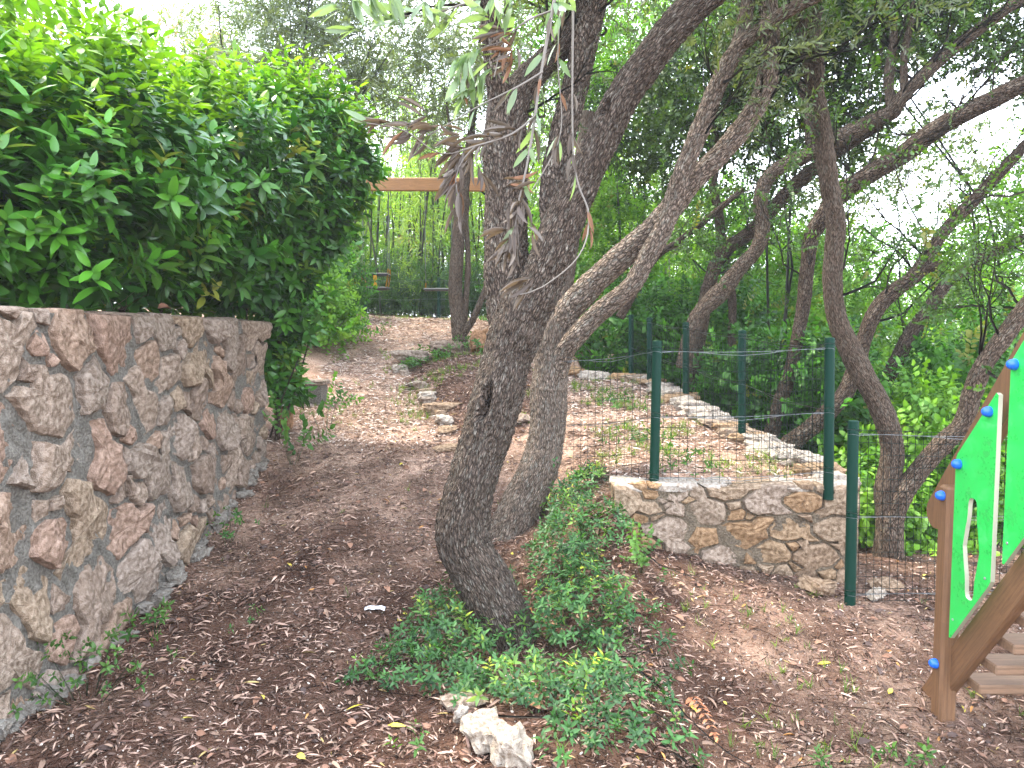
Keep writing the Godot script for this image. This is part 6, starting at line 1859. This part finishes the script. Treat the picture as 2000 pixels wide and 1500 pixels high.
func small_things() -> void:
	# stones lying about
	var list := [
		["boulder", "jagged white limestone rock lying at the bottom of the picture", "rock", Vector3(-0.10, 0.0, -2.68), Vector3(0.17, 0.12, 0.2), "limestone", 0.4],
		["boulder", "broken white rock end beside the jagged limestone", "rock", Vector3(0.0, 0.0, -2.56), Vector3(0.13, 0.14, 0.18), "limestone", 0.4],
		["flat_stone", "smooth brown oval stone lying among the vines", "stone", Vector3(0.09, 0.03, -2.93), Vector3(0.075, 0.03, 0.12), "orange_stone", 0.1],
		["flat_stone", "dark flat stone half hidden left of the smooth brown one", "stone", Vector3(-0.2, 0.01, -3.02), Vector3(0.2, 0.05, 0.13), "stone0", 0.2],
		["boulder", "small white stone between the dark flat stone and the limestone", "stone", Vector3(-0.2, 0.01, -2.86), Vector3(0.06, 0.06, 0.05), "pale_stone", 0.4],
		["boulder", "reddish stone standing under the laurel at the wall's far end", "stone", Vector3(-2.0, 0.06, -6.55), Vector3(0.16, 0.26, 0.16), "orange_stone", 0.25],
		["boulder", "rust-coloured rock right of the slim forked tree", "rock", Vector3(-0.36, 0.08, -8.75), Vector3(0.24, 0.26, 0.26), "orange_stone", 0.3],
		["boulder", "grey edging stone at the bend of the path", "rock", Vector3(-1.2, 0.04, -8.75), Vector3(0.42, 0.16, 0.3), "stone2", 0.25],
		["boulder", "brown edging stone just left of the slim forked tree", "rock", Vector3(-0.78, 0.05, -8.9), Vector3(0.36, 0.18, 0.3), "stone4", 0.3],
		["flat_stone", "pale slab set in the right edge of the path", "stone", Vector3(-0.62, -0.02, -6.95), Vector3(0.42, 0.08, 0.2), "tan", 0.15],
		["flat_stone", "pale flat stone lower down beside the crooked trunk", "stone", Vector3(-0.5, -0.02, -6.1), Vector3(0.26, 0.06, 0.2), "tan", 0.2],
		["flat_stone", "brown slab visible between the two trunks", "stone", Vector3(0.06, 0.0, -6.55), Vector3(0.26, 0.06, 0.3), "stone4", 0.15],
		["boulder", "small tan stone upright at the far left corner of the terrace", "stone", Vector3(0.62, 0.1, -8.75), Vector3(0.12, 0.3, 0.12), "orange_stone", 0.2],
		["boulder", "pale stone at the foot of the retaining wall's right end", "stone", Vector3(2.28, 0.0, -4.5), Vector3(0.18, 0.07, 0.16), "tan", 0.35],
		["boulder", "tan stone beside the foot of the lower fence post", "stone", Vector3(1.78, 0.02, -4.32), Vector3(0.18, 0.1, 0.16), "tan", 0.35],
		["boulder", "loose stone just right of the lower fence post", "stone", Vector3(2.12, 0.01, -4.3), Vector3(0.1, 0.07, 0.1), "pale_stone", 0.35],
	]
	for s in list:
		var m: Material = M.stones[int(s[5].substr(5))] if s[5].begins_with("stone") else M.tan_stones[3] if s[5] == "tan" else M[s[5]]
		var p: Vector3 = s[3]
		single(s[0], rock(s[4], int(p.z * -1000.0 + p.x * 77.0), 7, s[6]), m, s[1], s[2], on_ground(p.x, p.z, p.y + s[4].y * 0.2), Basis(Vector3.UP, rng.randf() * 0.6), "loose stones")
	var edge := thing("path_edging", "row of rough pale stones edging the weedy strip beside the path", "edging", on_ground(-0.9, -7.6))
	var run := [Vector2(-0.52, -6.35), Vector2(-0.78, -7.15), Vector2(-1.02, -7.9), Vector2(-1.26, -8.55)]
	for k in 3:
		var d: Vector2 = run[k + 1] - run[k]
		var q := 0.0
		while q < d.length():
			var ln := rng.randf_range(0.12, 0.26)
			var p: Vector2 = run[k] + d.normalized() * (q + ln / 2)
			if rng.randf() < 0.8:
				part("stone", rock(Vector3(rng.randf_range(0.12, 0.2), rng.randf_range(0.06, 0.12), ln), rng.randi(), 5, 0.3), [M.pale_stone, M.tan_stones[0], M.tan_stones[3], M.stones[2]][rng.randi() % 4], edge, on_ground(p.x, p.y, 0.01) - edge.position, Basis(Vector3.UP, atan2(d.x, d.y) + rng.randfn() * 0.2))
			q += ln * 1.05
	# concrete blocks of the step by the path
	var blocks := thing("concrete_step", "two grey concrete blocks with a cap forming a step left of the path", "step", on_ground(-2.0, -7.4))
	part("block", bevel_box(Vector3(0.24, 0.2, 0.22), 0.012), M.mortar, blocks, Vector3(0.04, 0.06, 0))
	part("block", bevel_box(Vector3(0.22, 0.18, 0.22), 0.012), M.mortar, blocks, Vector3(-0.2, 0.04, 0.06))
	part("cap", bevel_box(Vector3(0.36, 0.05, 0.26), 0.012), M.stones[2], blocks, Vector3(0.0, 0.186, 0))
	# a scrap of white paper
	var T := PackedVector3Array()
	var pts := []
	for j in 4:
		for i in 6:
			pts.append(Vector3(0.02 * i - 0.05 + 0.004 * ((i * 7 + j * 3) % 3), 0.012 + 0.014 * absf(sin(i * 1.9 + j)), 0.017 * j - 0.025 + 0.005 * ((i * 5 + j) % 3)))
	for j in 3:
		for i in 5:
			var a := j * 6 + i
			T.append_array([pts[a], pts[a + 1], pts[a + 6], pts[a + 1], pts[a + 7], pts[a + 6]])
	single("paper_scrap", flat_mesh(T), M.paper, "crumpled white scrap of paper on the path left of the vines", "paper", on_ground(-0.745, -4.0))
	# dry leaf and grass stalks on the wall
	var l := leaf_arrays(0.11, 0.05, 0.9, 0.1, 5)
	var dm := mat(lin(0.22, 0.10, 0.06), 0.7)
	single("dry_leaf", arr_mesh(l[0], l[1], l[2]), dm, "large curled brown leaf lying on top of the stone wall", "leaf", Vector3(-2.06, 1.64, -4.4), leaf_basis(Vector3(0.35, 0.12, -1), Vector3(0.5, 1, 0.3)))
	var st := []
	for k in 9:
		st.append([wander(Vector3(rng.randfn() * 0.02, 0, rng.randfn() * 0.05), Vector3(0.2 + rng.randfn() * 0.4, 0.5, rng.randfn()), 0.16, 5, 0.15, -0.08), 0.0018])
	single("dry_grass", twig_mesh(st), mat(lin(0.42, 0.28, 0.2), 0.9), "dry straw stalks lying on top of the stone wall", "dry grass", Vector3(-2.08, 1.62, -4.02), Basis(), "", "stuff")
	# long dead twigs on the bank
	var longs := [[Vector3(0.95, 0, -4.2), 0.45, 0.5], [Vector3(0.35, 0, -2.75), 0.9, 0.2], [Vector3(0.6, 0, -2.9), 0.7, -0.5], [Vector3(0.8, 0, -3.0), 0.8, 0.9], [Vector3(0.5, 0, -3.3), 0.6, -0.9], [Vector3(1.0, 0, -2.8), 0.9, -0.2]]
	for k in longs.size():
		var a: Vector3 = longs[k][0]
		var P := PackedVector3Array()
		var at := on_ground(a.x, a.z)
		for q in 9:
			var x: float = a.x + cos(longs[k][2]) * longs[k][1] * (q / 8.0 - 0.5) + rng.randfn() * 0.01
			var z: float = a.z + sin(longs[k][2]) * longs[k][1] * (q / 8.0 - 0.5) + rng.randfn() * 0.01
			P.append(on_ground(x, z, 0.012 + 0.02 * sin(PI * q / 8.0)) - at)
		single("dead_twig", twig_mesh([[P, 0.0045], [wander(P[5], Vector3(1, 0.1, rng.randfn()), 0.2, 4, 0.2, 0.0), 0.002]]), M.twig_grey, ["long thin dead twig lying under the retaining wall", "long dead twig across the vines at the bottom edge", "grey dead twig crossing the bank below the vines", "grey dead twig slanting down the bank to the right", "dead twig lying on the bank beside the vines", "dead twig stretched over the bare earth at the bottom right"][k], "twig", at, Basis(), "dead twigs on the bank")
	single("dry_frond", spray_pinnate(leaf_arrays(0.05, 0.02, 0.3, 0.2, 3, 0.4), 8, 0.22, Color(0.30, 0.11, 0.05), Color(0.42, 0.17, 0.08)), M.leaf_dry, "rust-red dried frond lying at the foot of the bank", "dry frond", on_ground(0.80, -3.28, 0.03), leaf_basis(Vector3(0.25, 0.1, 1.0), Vector3(0.1, 1, 0)))
	# yellow fallen leaves that stand out
	var yl := leaf_arrays(0.075, 0.022, 0.3, 0.1, 4)
	var ym := mat(lin(0.62, 0.47, 0.05), 0.6)
	var yp := [[Vector3(-0.60, 0, -2.95), "bright yellow leaf lying on the near path"], [Vector3(-0.48, 0, -2.8), "yellow leaf tilted beside the bright one on the near path"], [Vector3(-0.43, 0, -4.6), "yellow leaf at the left edge of the crooked trunk"], [Vector3(-1.3, 0, -4.35), "long yellow leaf near the wall on the dark soil"], [Vector3(1.5, 0, -3.6), "yellow leaf on the bare earth before the retaining wall"], [Vector3(1.75, 0, -3.4), "yellow leaf near the foot of the wooden stair post"]]
	for y in yp:
		single("yellow_leaf", arr_mesh(yl[0], yl[1], yl[2]), ym, y[1], "leaf", on_ground(y[0].x, y[0].z, 0.014), leaf_basis(Vector3(rng.randfn(), 0.05, rng.randfn()), Vector3.UP, 0.3), "yellow fallen leaves")
